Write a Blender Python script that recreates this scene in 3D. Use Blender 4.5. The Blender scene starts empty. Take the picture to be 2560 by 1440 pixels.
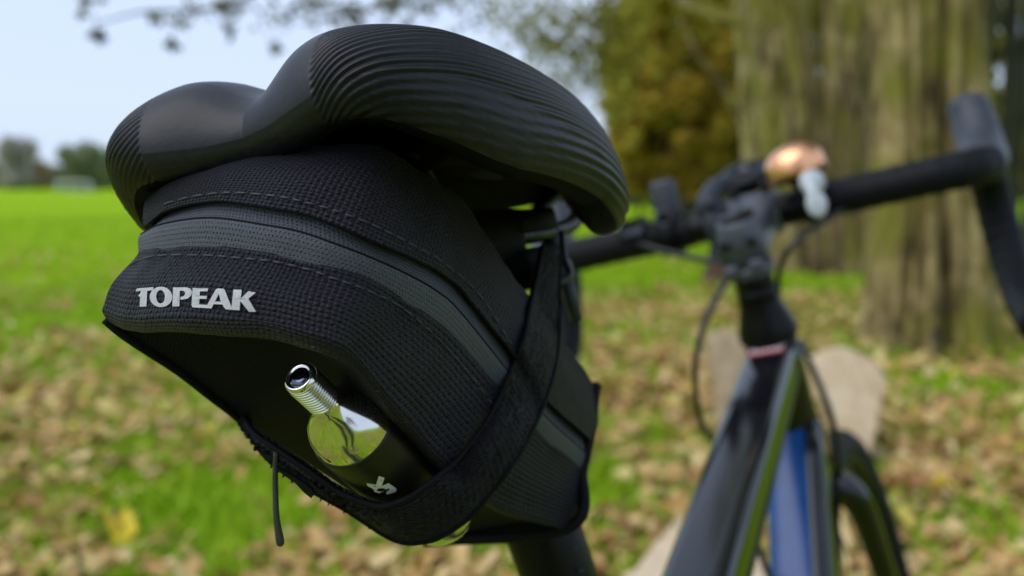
import bpy, bmesh, math, random
import numpy as np
from mathutils import Vector, Matrix
from mathutils.bvhtree import BVHTree
from mathutils.geometry import tessellate_polygon
from mathutils import noise as mnoise

rng = np.random.default_rng(7); random.seed(7)
scene = bpy.context.scene
COL = scene.collection

# ------------------------------------------------------------------ camera
FPX = 2450.0; CAM_H = 0.92; PITCH = math.atan(265 / FPX)
cd = bpy.data.cameras.new('camera'); cam = bpy.data.objects.new('camera', cd); COL.objects.link(cam)
cam.location = (0, 0, CAM_H); cam.rotation_euler = (math.pi/2 - PITCH, 0, 0)
cd.sensor_width = 36.0; cd.lens = 36.0 * FPX / 2560.0
cd.clip_start = 0.01; cd.clip_end = 3000
cd.dof.use_dof = True; cd.dof.focus_distance = 0.262; cd.dof.aperture_fstop = 8.8
scene.camera = cam

# ------------------------------------------------------------------ sky and sun
SUN_EL, SUN_AZ = math.radians(52), math.radians(-118)      # azimuth clockwise from +Y; open sky on the left
w = bpy.data.worlds.new('World'); scene.world = w; w.use_nodes = True
nt = w.node_tree; nt.nodes.clear()
wo = nt.nodes.new('ShaderNodeOutputWorld'); bg = nt.nodes.new('ShaderNodeBackground')
sk = nt.nodes.new('ShaderNodeTexSky'); sk.sky_type = 'NISHITA'; sk.sun_disc = False
sk.sun_elevation = SUN_EL; sk.sun_rotation = SUN_AZ; sk.air_density = 1.0; sk.dust_density = 2.0; sk.altitude = 50
mxw = nt.nodes.new('ShaderNodeMix'); mxw.data_type = 'RGBA'; mxw.inputs[0].default_value = 0.80
mxw.inputs[7].default_value = (7.1, 8.45, 11.0, 1)           # overcast veil over the clear sky
nt.links.new(sk.outputs[0], mxw.inputs[6]); nt.links.new(mxw.outputs[2], bg.inputs[0])
bg.inputs[1].default_value = 0.098
nt.links.new(bg.outputs[0], wo.inputs[0])
sd = bpy.data.lights.new('sun', 'SUN'); sd.energy = 1.5; sd.angle = math.radians(60); sd.color = (1, 0.98, 0.95)
sun = bpy.data.objects.new('sun', sd); COL.objects.link(sun)
sdir = Vector((math.sin(SUN_AZ)*math.cos(SUN_EL), math.cos(SUN_AZ)*math.cos(SUN_EL), math.sin(SUN_EL)))
sun.rotation_euler = sdir.to_track_quat('Z', 'Y').to_euler(); sun.location = (-5, -5, 12)
vs = scene.view_settings
vs.view_transform = 'Standard'; vs.look = 'None'; vs.exposure = 0.2; vs.gamma = 1.0; vs.use_curve_mapping = False
scene.render.engine = 'CYCLES'
scene.cycles.use_denoising = True
scene.cycles.max_bounces = 6; scene.cycles.diffuse_bounces = 3; scene.cycles.glossy_bounces = 3
scene.cycles.sample_clamp_indirect = 6

# ------------------------------------------------------------------ coordinates
CP, SP = math.cos(PITCH), math.sin(PITCH)
def at(px, py, Z):
    """the point at depth Z (metres) seen at photo pixel px, py"""
    x = (px - 1280) / FPX * Z; y = -(py - 720) / FPX * Z
    return np.array([x, Z*CP + y*SP, CAM_H - Z*SP + y*CP])
def gnd(px, py, z=0.0):
    d = at(px, py, 1.0) - np.array([0, 0, CAM_H])
    t = (z - CAM_H) / d[2]
    return np.array([0, 0, CAM_H]) + d*t
PHI, LEAN = math.radians(24.3), math.radians(13.5)      # the bicycle's heading and lean
_F = np.array([math.sin(PHI), math.cos(PHI), 0]); _L = np.array([-math.cos(PHI), math.sin(PHI), 0]); _Z = np.array([0, 0, 1.0])
BR = np.stack([_F, math.cos(LEAN)*_L - math.sin(LEAN)*_Z, math.cos(LEAN)*_Z + math.sin(LEAN)*_L], 1)
BO = at(620, 245, .28)                                   # rear centre of the saddle
def bk(p):                                               # bicycle coordinates (forward, left, up) to world
    p = np.asarray(p, float)
    return BO + p @ BR.T
def inb(wp): return (np.asarray(wp) - BO) @ BR

# ------------------------------------------------------------------ materials
def nodes_of(name):
    m = bpy.data.materials.new(name); m.use_nodes = True
    return m, m.node_tree, m.node_tree.nodes['Principled BSDF']
def N(t, typ, **kw):
    n = t.nodes.new(typ)
    for k, v in kw.items(): setattr(n, k, v)
    return n
def M_(t, op, a, b=None, c=None):
    n = N(t, 'ShaderNodeMath', operation=op)
    for i, v in enumerate((a, b, c)):
        if v is None: continue
        if isinstance(v, (int, float)): n.inputs[i].default_value = v
        else: t.links.new(v, n.inputs[i])
    return n.outputs[0]
def ramp(t, fac, stops):
    r = N(t, 'ShaderNodeValToRGB'); e = r.color_ramp.elements
    while len(e) < len(stops): e.new(0.5)
    for el, (p, c) in zip(e, stops): el.position = p; el.color = (*c, 1)
    t.links.new(fac, r.inputs[0]); return r.outputs[0]
def noise(t, scale, detail=4, rough=.6, vec=None):
    n = N(t, 'ShaderNodeTexNoise'); n.inputs['Scale'].default_value = scale
    n.inputs['Detail'].default_value = detail; n.inputs['Roughness'].default_value = rough
    if vec is not None: t.links.new(vec, n.inputs['Vector'])
    return n.outputs[0]
def bump(t, b, h, dist, strength=1.0):
    n = N(t, 'ShaderNodeBump'); n.inputs['Distance'].default_value = dist; n.inputs['Strength'].default_value = strength
    t.links.new(h, n.inputs['Height']); t.links.new(n.outputs[0], b.inputs['Normal']); return n
def setp(b, **kw):
    for k, v in kw.items(): b.inputs[k].default_value = (*v, 1) if isinstance(v, tuple) and len(v) == 3 else v
def plain(name, col, rough=.5, metal=0.0, nscale=60, namp=.15, bd=0.0, spec=.5, coat=0.0):
    m, t, b = nodes_of(name)
    tc = N(t, 'ShaderNodeTexCoord')
    n = noise(t, nscale, 3, .6, tc.outputs['Object'])
    lo = tuple(c*(1-namp) for c in col); hi = tuple(min(1, c*(1+namp)) for c in col)
    t.links.new(ramp(t, n, [(.3, lo), (.7, hi)]), b.inputs['Base Color'])
    t.links.new(M_(t, 'MULTIPLY_ADD', n, .14, rough-.07), b.inputs['Roughness'])
    setp(b, Metallic=metal); b.inputs['Specular IOR Level'].default_value = spec; b.inputs['Coat Weight'].default_value = coat
    if bd: bump(t, b, n, bd)
    return m
def uv_mm(t):
    u = N(t, 'ShaderNodeUVMap'); s = N(t, 'ShaderNodeSeparateXYZ'); t.links.new(u.outputs[0], s.inputs[0])
    return s.outputs[0], s.outputs[1], u.outputs[0]
def weave(name, col, pitch=1.0, height=.00035, rough=.62, spec=.35, sheen=.0):
    m, t, b = nodes_of(name)
    u, v, uv = uv_mm(t)
    wob = noise(t, .35, 2, .5, uv)
    U = M_(t, 'MULTIPLY_ADD', wob, .5, M_(t, 'DIVIDE', u, pitch*1.18)); V = M_(t, 'MULTIPLY_ADD', wob, -.4, M_(t, 'DIVIDE', v, pitch))
    su = M_(t, 'ABSOLUTE', M_(t, 'SINE', M_(t, 'MULTIPLY', U, math.pi))); sv = M_(t, 'ABSOLUTE', M_(t, 'SINE', M_(t, 'MULTIPLY', V, math.pi)))
    ck = M_(t, 'MODULO', M_(t, 'ABSOLUTE', M_(t, 'ADD', M_(t, 'FLOOR', U), M_(t, 'FLOOR', V))), 2.0)
    a = M_(t, 'MULTIPLY', M_(t, 'POWER', su, .7), M_(t, 'MULTIPLY_ADD', sv, .75, .25))
    c = M_(t, 'MULTIPLY', M_(t, 'MULTIPLY', M_(t, 'POWER', sv, .8), M_(t, 'MULTIPLY_ADD', su, .5, .2)), .55)
    mix = N(t, 'ShaderNodeMix'); mix.data_type = 'FLOAT'
    t.links.new(ck, mix.inputs[0]); t.links.new(c, mix.inputs[2]); t.links.new(a, mix.inputs[3])
    fine = noise(t, 6.0, 2, .7, uv)
    h = M_(t, 'MULTIPLY_ADD', fine, .25, mix.outputs[0])
    bump(t, b, h, height)
    big = noise(t, .06, 3, .6, uv)
    lo = tuple(x*.6 for x in col); hi = tuple(x*1.5 for x in col)
    t.links.new(ramp(t, M_(t, 'MULTIPLY_ADD', fine, .5, M_(t, 'MULTIPLY', big, .5)), [(.3, lo), (.7, hi)]), b.inputs['Base Color'])
    setp(b, Roughness=rough); b.inputs['Specular IOR Level'].default_value = spec
    b.inputs['Sheen Weight'].default_value = sheen
    return m
def zip_mat():
    m, t, b = nodes_of('coated zipper tape')
    u, v, uv = uv_mm(t)
    # knitted rows pressed through the coating: staggered dimples either side of the slit
    U = M_(t, 'DIVIDE', u, 1.25); V = M_(t, 'DIVIDE', v, 1.0)
    row = M_(t, 'FLOOR', V)
    U2 = M_(t, 'ADD', U, M_(t, 'MULTIPLY', M_(t, 'MODULO', M_(t, 'ABSOLUTE', row), 2.0), .5))
    fu = M_(t, 'SUBTRACT', M_(t, 'FRACT', U2), .5); fv = M_(t, 'SUBTRACT', M_(t, 'FRACT', V), .5)
    d = M_(t, 'SQRT', M_(t, 'ADD', M_(t, 'MULTIPLY', M_(t, 'MULTIPLY', fu, fu), 1.6), M_(t, 'MULTIPLY', fv, fv)))
    dim = M_(t, 'MINIMUM', M_(t, 'MULTIPLY', d, 3.2), 1.0)
    n1 = noise(t, .9, 3, .6, uv); n2 = noise(t, 4, 2, .6, uv)
    sel = M_(t, 'GREATER_THAN', M_(t, 'ADD', n1, M_(t, 'MULTIPLY', n2, .45)), .62)
    dd = M_(t, 'SUBTRACT', 1.0, M_(t, 'MULTIPLY', M_(t, 'SUBTRACT', 1.0, dim), sel))
    h = M_(t, 'MULTIPLY_ADD', n2, .25, dd)
    bump(t, b, h, .0018)
    t.links.new(ramp(t, n1, [(.3, (.040, .047, .062)), (.7, (.068, .078, .100))]), b.inputs['Base Color'])
    setp(b, Roughness=.42); b.inputs['Specular IOR Level'].default_value = .5
    return m
def velcro_mat():
    m, t, b = nodes_of('looped strap webbing')
    u, v, uv = uv_mm(t)
    mp = N(t, 'ShaderNodeMapping'); t.links.new(uv, mp.inputs[0]); mp.inputs['Rotation'].default_value = (0, 0, .6); mp.inputs['Scale'].default_value = (.45, .9, 1)
    vor = N(t, 'ShaderNodeTexVoronoi'); vor.inputs['Scale'].default_value = .55; t.links.new(mp.outputs[0], vor.inputs['Vector'])
    n = noise(t, 1.6, 4, .7, uv)
    rib = M_(t, 'ABSOLUTE', M_(t, 'SINE', M_(t, 'MULTIPLY', M_(t, 'ADD', u, M_(t, 'MULTIPLY', v, .35)), 1.15)))
    h = M_(t, 'ADD', M_(t, 'MULTIPLY', vor.outputs[0], -1.0), M_(t, 'MULTIPLY_ADD', n, .9, M_(t, 'MULTIPLY', rib, .08)))
    bump(t, b, h, .0030)
    t.links.new(ramp(t, n, [(.3, (.003, .003, .004)), (.75, (.020, .020, .025))]), b.inputs['Base Color'])
    setp(b, Roughness=.62); b.inputs['Specular IOR Level'].default_value = .35
    return m
def bark(name, dark, mid, pale, moss):
    m, t, b = nodes_of(name)
    tc = N(t, 'ShaderNodeTexCoord'); mp = N(t, 'ShaderNodeMapping'); mp.inputs['Scale'].default_value = (1, 1, .42)
    t.links.new(tc.outputs['Object'], mp.inputs[0])
    n = noise(t, 5.5, 6, .7, mp.outputs[0]); g = noise(t, 2.2, 4, .6, tc.outputs['Object']); f = noise(t, 40, 4, .7, mp.outputs[0])
    c1 = ramp(t, n, [(.38, dark), (.5, mid), (.64, pale)])
    mx = N(t, 'ShaderNodeMix'); mx.data_type = 'RGBA'
    t.links.new(ramp(t, g, [(.45, (0, 0, 0)), (.62, (1, 1, 1))]), mx.inputs[0]); t.links.new(c1, mx.inputs[6]); mx.inputs[7].default_value = (*moss, 1)
    t.links.new(mx.outputs[2], b.inputs['Base Color']); setp(b, Roughness=.9)
    bump(t, b, M_(t, 'MULTIPLY_ADD', f, .4, n), .03)
    return m
def leafmat(name, stops, rough=.6, trans=.25):
    m, t, b = nodes_of(name)
    a = N(t, 'ShaderNodeAttribute'); a.attribute_name = 'var'
    tc = N(t, 'ShaderNodeTexCoord'); n = noise(t, 30, 3, .6, tc.outputs['Object'])
    fac = M_(t, 'MULTIPLY_ADD', n, .16, M_(t, 'SUBTRACT', a.outputs['Fac'], .08))
    c = ramp(t, fac, stops); t.links.new(c, b.inputs['Base Color']); setp(b, Roughness=rough)
    b.inputs['Specular IOR Level'].default_value = .3
    if trans:
        tr = N(t, 'ShaderNodeBsdfTranslucent'); t.links.new(c, tr.inputs[0])
        ms = N(t, 'ShaderNodeMixShader'); ms.inputs[0].default_value = trans
        t.links.new(b.outputs[0], ms.inputs[1]); t.links.new(tr.outputs[0], ms.inputs[2])
        t.links.new(ms.outputs[0], t.nodes['Material Output'].inputs[0])
    return m
def wood_mat(name, a, bb, c):
    m, t, b = nodes_of(name)
    tc = N(t, 'ShaderNodeTexCoord'); mp = N(t, 'ShaderNodeMapping'); mp.inputs['Scale'].default_value = (6, 6, .7); t.links.new(tc.outputs['Generated'], mp.inputs[0])
    n = noise(t, 4, 6, .75, mp.outputs[0]); g = noise(t, 5, 4, .65, tc.outputs['Generated'])
    t.links.new(ramp(t, M_(t, 'MULTIPLY_ADD', g, .5, M_(t, 'MULTIPLY', n, .5)), [(.3, a), (.5, bb), (.68, c)]), b.inputs['Base Color'])
    setp(b, Roughness=.85); bump(t, b, n, .01)
    return m
def ground_mat():
    m, t, b = nodes_of('park turf')
    tc = N(t, 'ShaderNodeTexCoord'); o = tc.outputs['Object']
    n1 = noise(t, .9, 5, .6, o); n2 = noise(t, 6, 5, .65, o); n3 = noise(t, 40, 3, .7, o); n4 = noise(t, .08, 3, .6, o)
    green = ramp(t, M_(t, 'MULTIPLY_ADD', n2, .6, M_(t, 'MULTIPLY', n3, .4)), [(.3, (.13, .23, .003)), (.5, (.27, .44, .004)), (.7, (.40, .57, .008))])
    soil = ramp(t, n3, [(.3, (.16, .11, .045)), (.7, (.34, .25, .11))])
    mx = N(t, 'ShaderNodeMix'); mx.data_type = 'RGBA'
    sx = N(t, 'ShaderNodeSeparateXYZ'); t.links.new(o, sx.inputs[0])
    near = N(t, 'ShaderNodeMapRange'); t.links.new(sx.outputs[1], near.inputs[0])     # the bare, littered ground lies under the trees
    near.inputs[1].default_value = 3; near.inputs[2].default_value = 14; near.inputs[3].default_value = .02; near.inputs[4].default_value = -.35
    patch = ramp(t, M_(t, 'ADD', M_(t, 'MULTIPLY_ADD', n1, .5, M_(t, 'MULTIPLY', n2, .5)), near.outputs[0]), [(.50, (0, 0, 0)), (.66, (1, 1, 1))])
    t.links.new(patch, mx.inputs[0]); t.links.new(green, mx.inputs[6]); t.links.new(soil, mx.inputs[7])
    t.links.new(mx.outputs[2], b.inputs['Base Color']); setp(b, Roughness=.95); b.inputs['Specular IOR Level'].default_value = .04
    bump(t, b, M_(t, 'ADD', n2, n3), .03)
    return m

MT = dict(
    saddle=plain('moulded saddle rubber', (.0056, .0060, .0092), .43, nscale=420, namp=.5, bd=.00008, spec=.36),
    shell=plain('shade darkened shell plastic', (.0025, .0025, .003), .7, spec=.12),  # shade beneath the saddle is put into this darker, duller base
    weave=weave('woven nylon', (.0140, .0125, .0235), pitch=1.30, height=.0032, rough=.5, spec=.28),
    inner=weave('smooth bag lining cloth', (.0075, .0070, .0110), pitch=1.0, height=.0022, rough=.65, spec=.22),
    zipper=zip_mat(), strap=velcro_mat(),
    edge=plain('bound black edging', (.004, .004, .005), .75, spec=.15),
    thread=plain('grey black thread', (.026, .025, .034), .6, nscale=2000, namp=.3),
    print=plain('silver grey print', (.42, .42, .42), .45, nscale=900, namp=.18),
    chrome=plain('polished steel', (.78, .765, .72), .15, 1.0, nscale=300, namp=.05),
    zinc=plain('plated thread steel', (.80, .79, .70), .2, 1.0, nscale=300, namp=.1),
    tipdark=plain('dark seal foil', (.10, .12, .17), .15, 1.0),
    sleeve=plain('black cartridge sleeve', (.007, .006, .006), .38, spec=.4),
    lint=plain('pale lint', (.16, .16, .18), .8),
    stem=plain('satin grey stem', (.060, .066, .085), .38, spec=.5),
    white=plain('white print', (.75, .75, .75), .5),
    tape=plain('black bar tape', (.0030, .0034, .0050), .6, spec=.2, nscale=180, namp=.35, bd=.0006),
    hood=plain('grey rubber hood', (.028, .033, .046), .5, nscale=120),
    alu=plain('black anodised aluminium', (.0024, .0026, .0036), .36, spec=.2),
    grey=plain('grey alloy', (.030, .034, .045), .42, spec=.3),
    silver=plain('brushed silver alloy', (.36, .37, .39), .33, .85),
    frame=plain('gloss black frame paint', (.0035, .0035, .005), .11, spec=.5, nscale=25, namp=.5),
    blue=plain('gloss blue frame paint', (.012, .060, .21), .16, spec=.45),
    olive=plain('olive frame edge paint', (.028, .029, .010), .6, spec=.15),
    red=plain('red decal', (.45, .06, .08), .4), decal=plain('pale decal', (.42, .47, .55), .4),
    copper=plain('copper bell shell', (.95, .47, .25), .30, 1.0, namp=.05),
    lever=plain('pale grey bell lever', (.50, .53, .55), .4, nscale=200, namp=.08),
    rubber=plain('tyre rubber', (.015, .015, .016), .8, spec=.2),
    cable=plain('black cable housing', (.012, .012, .012), .35),
    cord=plain('olive black cord', (.022, .024, .012), .6),
    bark1=bark('mossy old bark', (.030, .020, .006), (.22, .16, .052), (.50, .39, .18), (.19, .18, .016)),
    bark2=bark('grey brown bark', (.045, .032, .010), (.26, .195, .075), (.56, .44, .23), (.23, .205, .028)),
    bark3=bark('dark thin bark', (.012, .011, .006), (.035, .03, .016), (.08, .07, .04), (.03, .038, .010)),
    sucker=bark('brown sucker bark', (.07, .04, .018), (.17, .105, .05), (.26, .17, .09), (.12, .1, .035)),
    sawn=wood_mat('pale sawn wood', (.42, .29, .16), (.70, .53, .33), (.85, .70, .48)),
    sawn2=wood_mat('pinkish weathered wood', (.26, .18, .10), (.46, .34, .20), (.60, .47, .31)),
    rot=wood_mat('dark rotten wood', (.04, .018, .010), (.09, .045, .025), (.14, .08, .05)),
    ground=ground_mat(),
    grass=leafmat('grass blades', [(.0, (.12, .23, .003)), (.5, (.29, .48, .006)), (1, (.48, .62, .02))], .6, .3),
    litter=leafmat('dry fallen leaves', [(.0, (.07, .035, .015)), (.18, (.26, .13, .045)), (.36, (.50, .28, .09)), (.55, (.60, .40, .16)), (.72, (.72, .55, .27)), (.83, (.60, .50, .10)), (.93, (.68, .56, .06)), (1, (.30, .42, .05))], .7, .15),
    yellow=leafmat('fresh yellow leaf', [(0, (.62, .46, .02)), (1, (.75, .58, .04))], .6, .2),
    autumn=leafmat('autumn foliage', [(0, (.24, .17, .02)), (.3, (.42, .28, .03)), (.5, (.54, .36, .05)), (.7, (.54, .49, .06)), (1, (.56, .60, .09))], .6, .5),
    autumn2=leafmat('olive foliage', [(0, (.13, .12, .02)), (.4, (.28, .25, .035)), (.7, (.40, .38, .05)), (1, (.48, .48, .09))], .6, .45),
    twigleaf=leafmat('hanging leaves', [(0, (.07, .08, .035)), (.5, (.14, .14, .06)), (1, (.24, .21, .08))], .6, .35),
    fargreen=leafmat('far hazed green foliage', [(0, (.16, .20, .11)), (.5, (.25, .29, .15)), (1, (.36, .38, .20))], .8, .4),  # leaf greens lightened so the colour carries the distance haze
    fargrey=leafmat('far hazed thinning foliage', [(0, (.40, .39, .35)), (.5, (.50, .48, .43)), (1, (.60, .58, .52))], .8, .5),  # grey paleness stands in for distance haze, no air is built
    farbrown=leafmat('far brown foliage', [(0, (.28, .23, .17)), (.5, (.40, .32, .21)), (1, (.48, .38, .25))], .8, .4),
    goalwhite=plain('white goal paint', (.8, .8, .8), .5),
    net=plain('goal net', (.5, .55, .52), .8),
)

# ------------------------------------------------------------------ object helpers
ROOT = {}
def root(name, label, cat, loc, rot=None, group=None):
    o = bpy.data.objects.new(name, None); COL.objects.link(o); o.empty_display_size = .05
    m = np.eye(4); m[:3, 3] = loc
    if rot is not None: m[:3, :3] = rot
    o.matrix_world = Matrix(m.tolist()); ROOT[o.name] = m
    o['label'] = label; o['category'] = cat
    if group: o['group'] = group
    return o
def part(name, V, Fc, mat, parent=None, smooth=True, uv=None, attr=None, kind=None, loc=None):
    """link one mesh object; V in world coordinates (made relative to the parent thing)"""
    V = np.asarray(V, float).reshape(-1, 3)
    if parent is not None:
        m = ROOT[parent.name]
    else:
        m = np.eye(4)
        if loc is not None: m[:3, 3] = loc
    inv = np.linalg.inv(m); Vl = V @ inv[:3, :3].T + inv[:3, 3]
    me = bpy.data.meshes.new(name); me.from_pydata(Vl.tolist(), [], [tuple(int(i) for i in f) for f in Fc]); me.update()
    if smooth: me.polygons.foreach_set('use_smooth', [True]*len(me.polygons))
    if uv is not None:
        ul = me.uv_layers.new(name='UVMap'); li = np.zeros(len(me.loops), int); me.loops.foreach_get('vertex_index', li)
        ul.data.foreach_set('uv', np.asarray(uv, float)[li].ravel())
    if attr is not None:
        at_ = me.attributes.new('var', 'FLOAT', 'FACE'); at_.data.foreach_set('value', np.asarray(attr, float))
    o = bpy.data.objects.new(name, me); COL.objects.link(o)
    me.materials.append(MT[mat] if isinstance(mat, str) else mat)
    if parent is not None: o.parent = parent
    elif loc is not None: o.location = loc
    ROOT[o.name] = m
    if kind: o['kind'] = kind
    return o
def tag(o, label, cat, group=None):
    o['label'] = label; o['category'] = cat
    if group: o['group'] = group
    return o
def grid_faces(nr, nc, closed=False):
    F = []
    for i in range(nr-1):
        for j in range(nc-1 if not closed else nc):
            a = i*nc+j; b = i*nc+(j+1) % nc
            F.append((a, b, b+nc, a+nc))
    return F
def cat1(P, n):
    """Catmull-Rom through the points P (k,d), n samples per span"""
    P = np.asarray(P, float); Q = np.vstack([2*P[0]-P[1], P, 2*P[-1]-P[-2]]); out = []
    for i in range(len(P)-1):
        p0, p1, p2, p3 = Q[i:i+4]
        for t in np.linspace(0, 1, n, endpoint=False):
            out.append(.5*((2*p1)+(p2-p0)*t+(2*p0-5*p1+4*p2-p3)*t*t+(3*p1-p0-3*p2+p3)*t**3))
    out.append(P[-1]); return np.array(out)
def tube(P, r, ns=10, caps=True, flat=None):
    """swept tube; r scalar or list; flat=(vector, factor) squashes it along a direction"""
    P = np.asarray(P, float); n = len(P); r = np.broadcast_to(np.asarray(r, float), (n,))
    T = np.gradient(P, axis=0); T /= np.linalg.norm(T, axis=1)[:, None]+1e-12
    up = np.array([0, 0, 1.0]) if abs(T[0][2]) < .9 else np.array([1.0, 0, 0])
    a = np.cross(T[0], up); a /= np.linalg.norm(a); V = []
    for i in range(n):
        a = a - T[i]*a.dot(T[i]); a /= np.linalg.norm(a); b = np.cross(T[i], a)
        for k in range(ns):
            th = 2*math.pi*k/ns; o = (a*math.cos(th)+b*math.sin(th))*r[i]
            if flat is not None: f = np.asarray(flat[0]); o = o - f*o.dot(f)*(1-flat[1])
            V.append(P[i]+o)
    F = grid_faces(n, ns, True)
    if caps: F.append(tuple(range(ns))[::-1]); F.append(tuple((n-1)*ns+k for k in range(ns)))
    return np.array(V), F
def lathe(prof, c, axis, ns=32, ref=None):
    """profile [(along, radius)] turned about axis through c"""
    ax = np.asarray(axis, float); ax /= np.linalg.norm(ax)
    a = np.cross(ax, ref if ref is not None else ([0, 0, 1.0] if abs(ax[2]) < .9 else [1.0, 0, 0])); a /= np.linalg.norm(a); b = np.cross(ax, a)
    V = []
    for s, rr in prof:
        for k in range(ns):
            th = 2*math.pi*k/ns; V.append(np.asarray(c)+ax*s+(a*math.cos(th)+b*math.sin(th))*rr)
    F = grid_faces(len(prof), ns, True)
    return np.array(V), F
def box(c, axes, half, bev=.15):
    """bevelled box: centre, three axes, half sizes"""
    bm = bmesh.new(); bmesh.ops.create_cube(bm, size=2)
    A = np.asarray(axes, float)
    for v in bm.verts: v.co = Vector(np.asarray(c)+sum(A[i]*half[i]*v.co[i] for i in range(3)))
    if bev: bmesh.ops.bevel(bm, geom=bm.edges[:], offset=min(half)*bev*2, segments=2, affect='EDGES', profile=.7)
    V = np.array([v.co for v in bm.verts]); bm.verts.index_update(); F = [[v.index for v in f.verts] for f in bm.faces]; bm.free()
    return V, F
def join(*VF):
    V, F, o = [], [], 0
    for v, f in VF:
        V.append(np.asarray(v)); F += [tuple(i+o for i in q) for q in f]; o += len(v)
    return np.vstack(V), F
def patch_surface(K, mr, mc, normal_to_cam=True):
    """K (rows, cols, 3) control points -> dense smooth grid (V, F, uv in mm, shape)"""
    K = np.asarray(K, float)
    A = np.stack([cat1(K[r], mc) for r in range(K.shape[0])])
    B = np.stack([cat1(A[:, c], mr) for c in range(A.shape[1])], 1) if K.shape[0] > 1 else A
    nr, nc = B.shape[:2]
    du = np.linalg.norm(np.diff(B[nr//2], axis=0), axis=1); u = np.concatenate([[0], np.cumsum(du)])
    dv = np.linalg.norm(np.diff(B[:, nc//2], axis=0), axis=1); v = np.concatenate([[0], np.cumsum(dv)])
    uv = np.stack(np.meshgrid(u*1000, v*1000), -1).reshape(-1, 2)
    return B.reshape(-1, 3), grid_faces(nr, nc), uv, (nr, nc), B
def normals_of(B):
    du = np.gradient(B, axis=1); dv = np.gradient(B, axis=0); n = np.cross(du, dv)
    return n/(np.linalg.norm(n, axis=2)[..., None]+1e-12)
def scatter_leaves(P, size, aspect=.6, up=0.0, curl=.25):
    """bent leaf: two quads per point"""
    n = len(P); size = np.broadcast_to(size, (n,))
    d = rng.normal(size=(n, 3)); d /= np.linalg.norm(d, axis=1)[:, None]
    nrm = rng.normal(size=(n, 3)); nrm[:, 2] += up; nrm -= d*(nrm*d).sum(1)[:, None]; nrm /= np.linalg.norm(nrm, axis=1)[:, None]+1e-9
    s = np.cross(d, nrm); L = size[:, None]*d; W = size[:, None]*aspect*s; Cn = size[:, None]*curl*nrm
    V = np.stack([P-L*.5, P-W*.5+Cn*.4, P+W*.5+Cn*.4, P+L*.5, P+Cn*.0], 1)
    V = V.reshape(-1, 3); b = np.arange(n)*5
    F = np.concatenate([np.stack([b, b+4, b+3, b+1], 1), np.stack([b, b+2, b+3, b+4], 1)])
    return V, F
def blob_points(c, r, n, lumps=14, hollow=.55):
    """points gathered in clumps within an ellipsoid"""
    c = np.asarray(c); r = np.asarray(r)
    d = rng.normal(size=(lumps, 3)); d /= np.linalg.norm(d, axis=1)[:, None]
    cc = d*(rng.uniform(hollow, 1, (lumps, 1))); rr = rng.uniform(.22, .48, lumps)
    k = rng.integers(0, lumps, n); q = rng.normal(size=(n, 3)); q /= np.linalg.norm(q, axis=1)[:, None]
    q *= rng.uniform(.1, 1, (n, 1))**(1/2.2)
    return c + (cc[k]*.8 + q*rr[k][:, None])*r

# ================================================================== SETTING
V, F = [], []
xs = np.concatenate([-np.geomspace(1500, 12, 14), np.linspace(-10, 10, 41), np.geomspace(12, 1500, 14)])
ys = np.concatenate([np.linspace(-60, -2, 6), np.linspace(-1, 14, 46), np.geomspace(15, 2500, 18)])
G = np.array([[(x, y, (0.018*mnoise.noise((x*.9, y*.9, 0)) if abs(x) < 11 and 0 < y < 15 else 0) - .01) for x in xs] for y in ys])
g = part('ground', G.reshape(-1, 3), grid_faces(len(ys), len(xs)), 'ground'); g['kind'] = 'structure'

def in_view(n, y0, y1, power=1.0, margin=1.12):
    y = y0 + (y1-y0)*rng.uniform(0, 1, n)**power
    x = rng.uniform(-1, 1, n)*y*.5224*margin
    return np.stack([x, y, np.zeros(n)], 1)
# grass blades
P = np.vstack([np.stack([rng.uniform(-4, 4, 15000), rng.uniform(-4, 1.7, 15000), np.zeros(15000)], 1), in_view(52000, 1.7, 9, 1.3), in_view(30000, 6, 26, 1.2)])
dens = np.array([mnoise.noise((p[0]*.8, p[1]*.8, 3.1)) for p in P])
P = P[dens > -.22]; n = len(P)
h = rng.uniform(.03, .075, n)*(1+.03*P[:, 1]); wd = rng.uniform(.004, .008, n)*(1+.05*P[:, 1])
a = rng.uniform(0, 2*math.pi, n); sx = np.stack([np.cos(a), np.sin(a), 0*a], 1)*wd[:, None]; ln = rng.normal(0, .5, (n, 3))*h[:, None]; ln[:, 2] = h
V = np.stack([P-sx, P+sx, P+sx*.6+ln*.55, P-sx*.6+ln*.55, P+ln*[1.25, 1.25, .95]], 1).reshape(-1, 3); b = np.arange(n)*5
F = [(i, i+1, i+2, i+3) for i in b] + [(i+3, i+2, i+4) for i in b]
va = np.clip(rng.normal(.55, .2, n), 0, 1)
gr = part('grass', V, F, 'grass', attr=np.concatenate([va, va]), smooth=False); gr['kind'] = 'stuff'
tag(gr, 'short bright green grass covering the park ground', 'grass')
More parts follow.
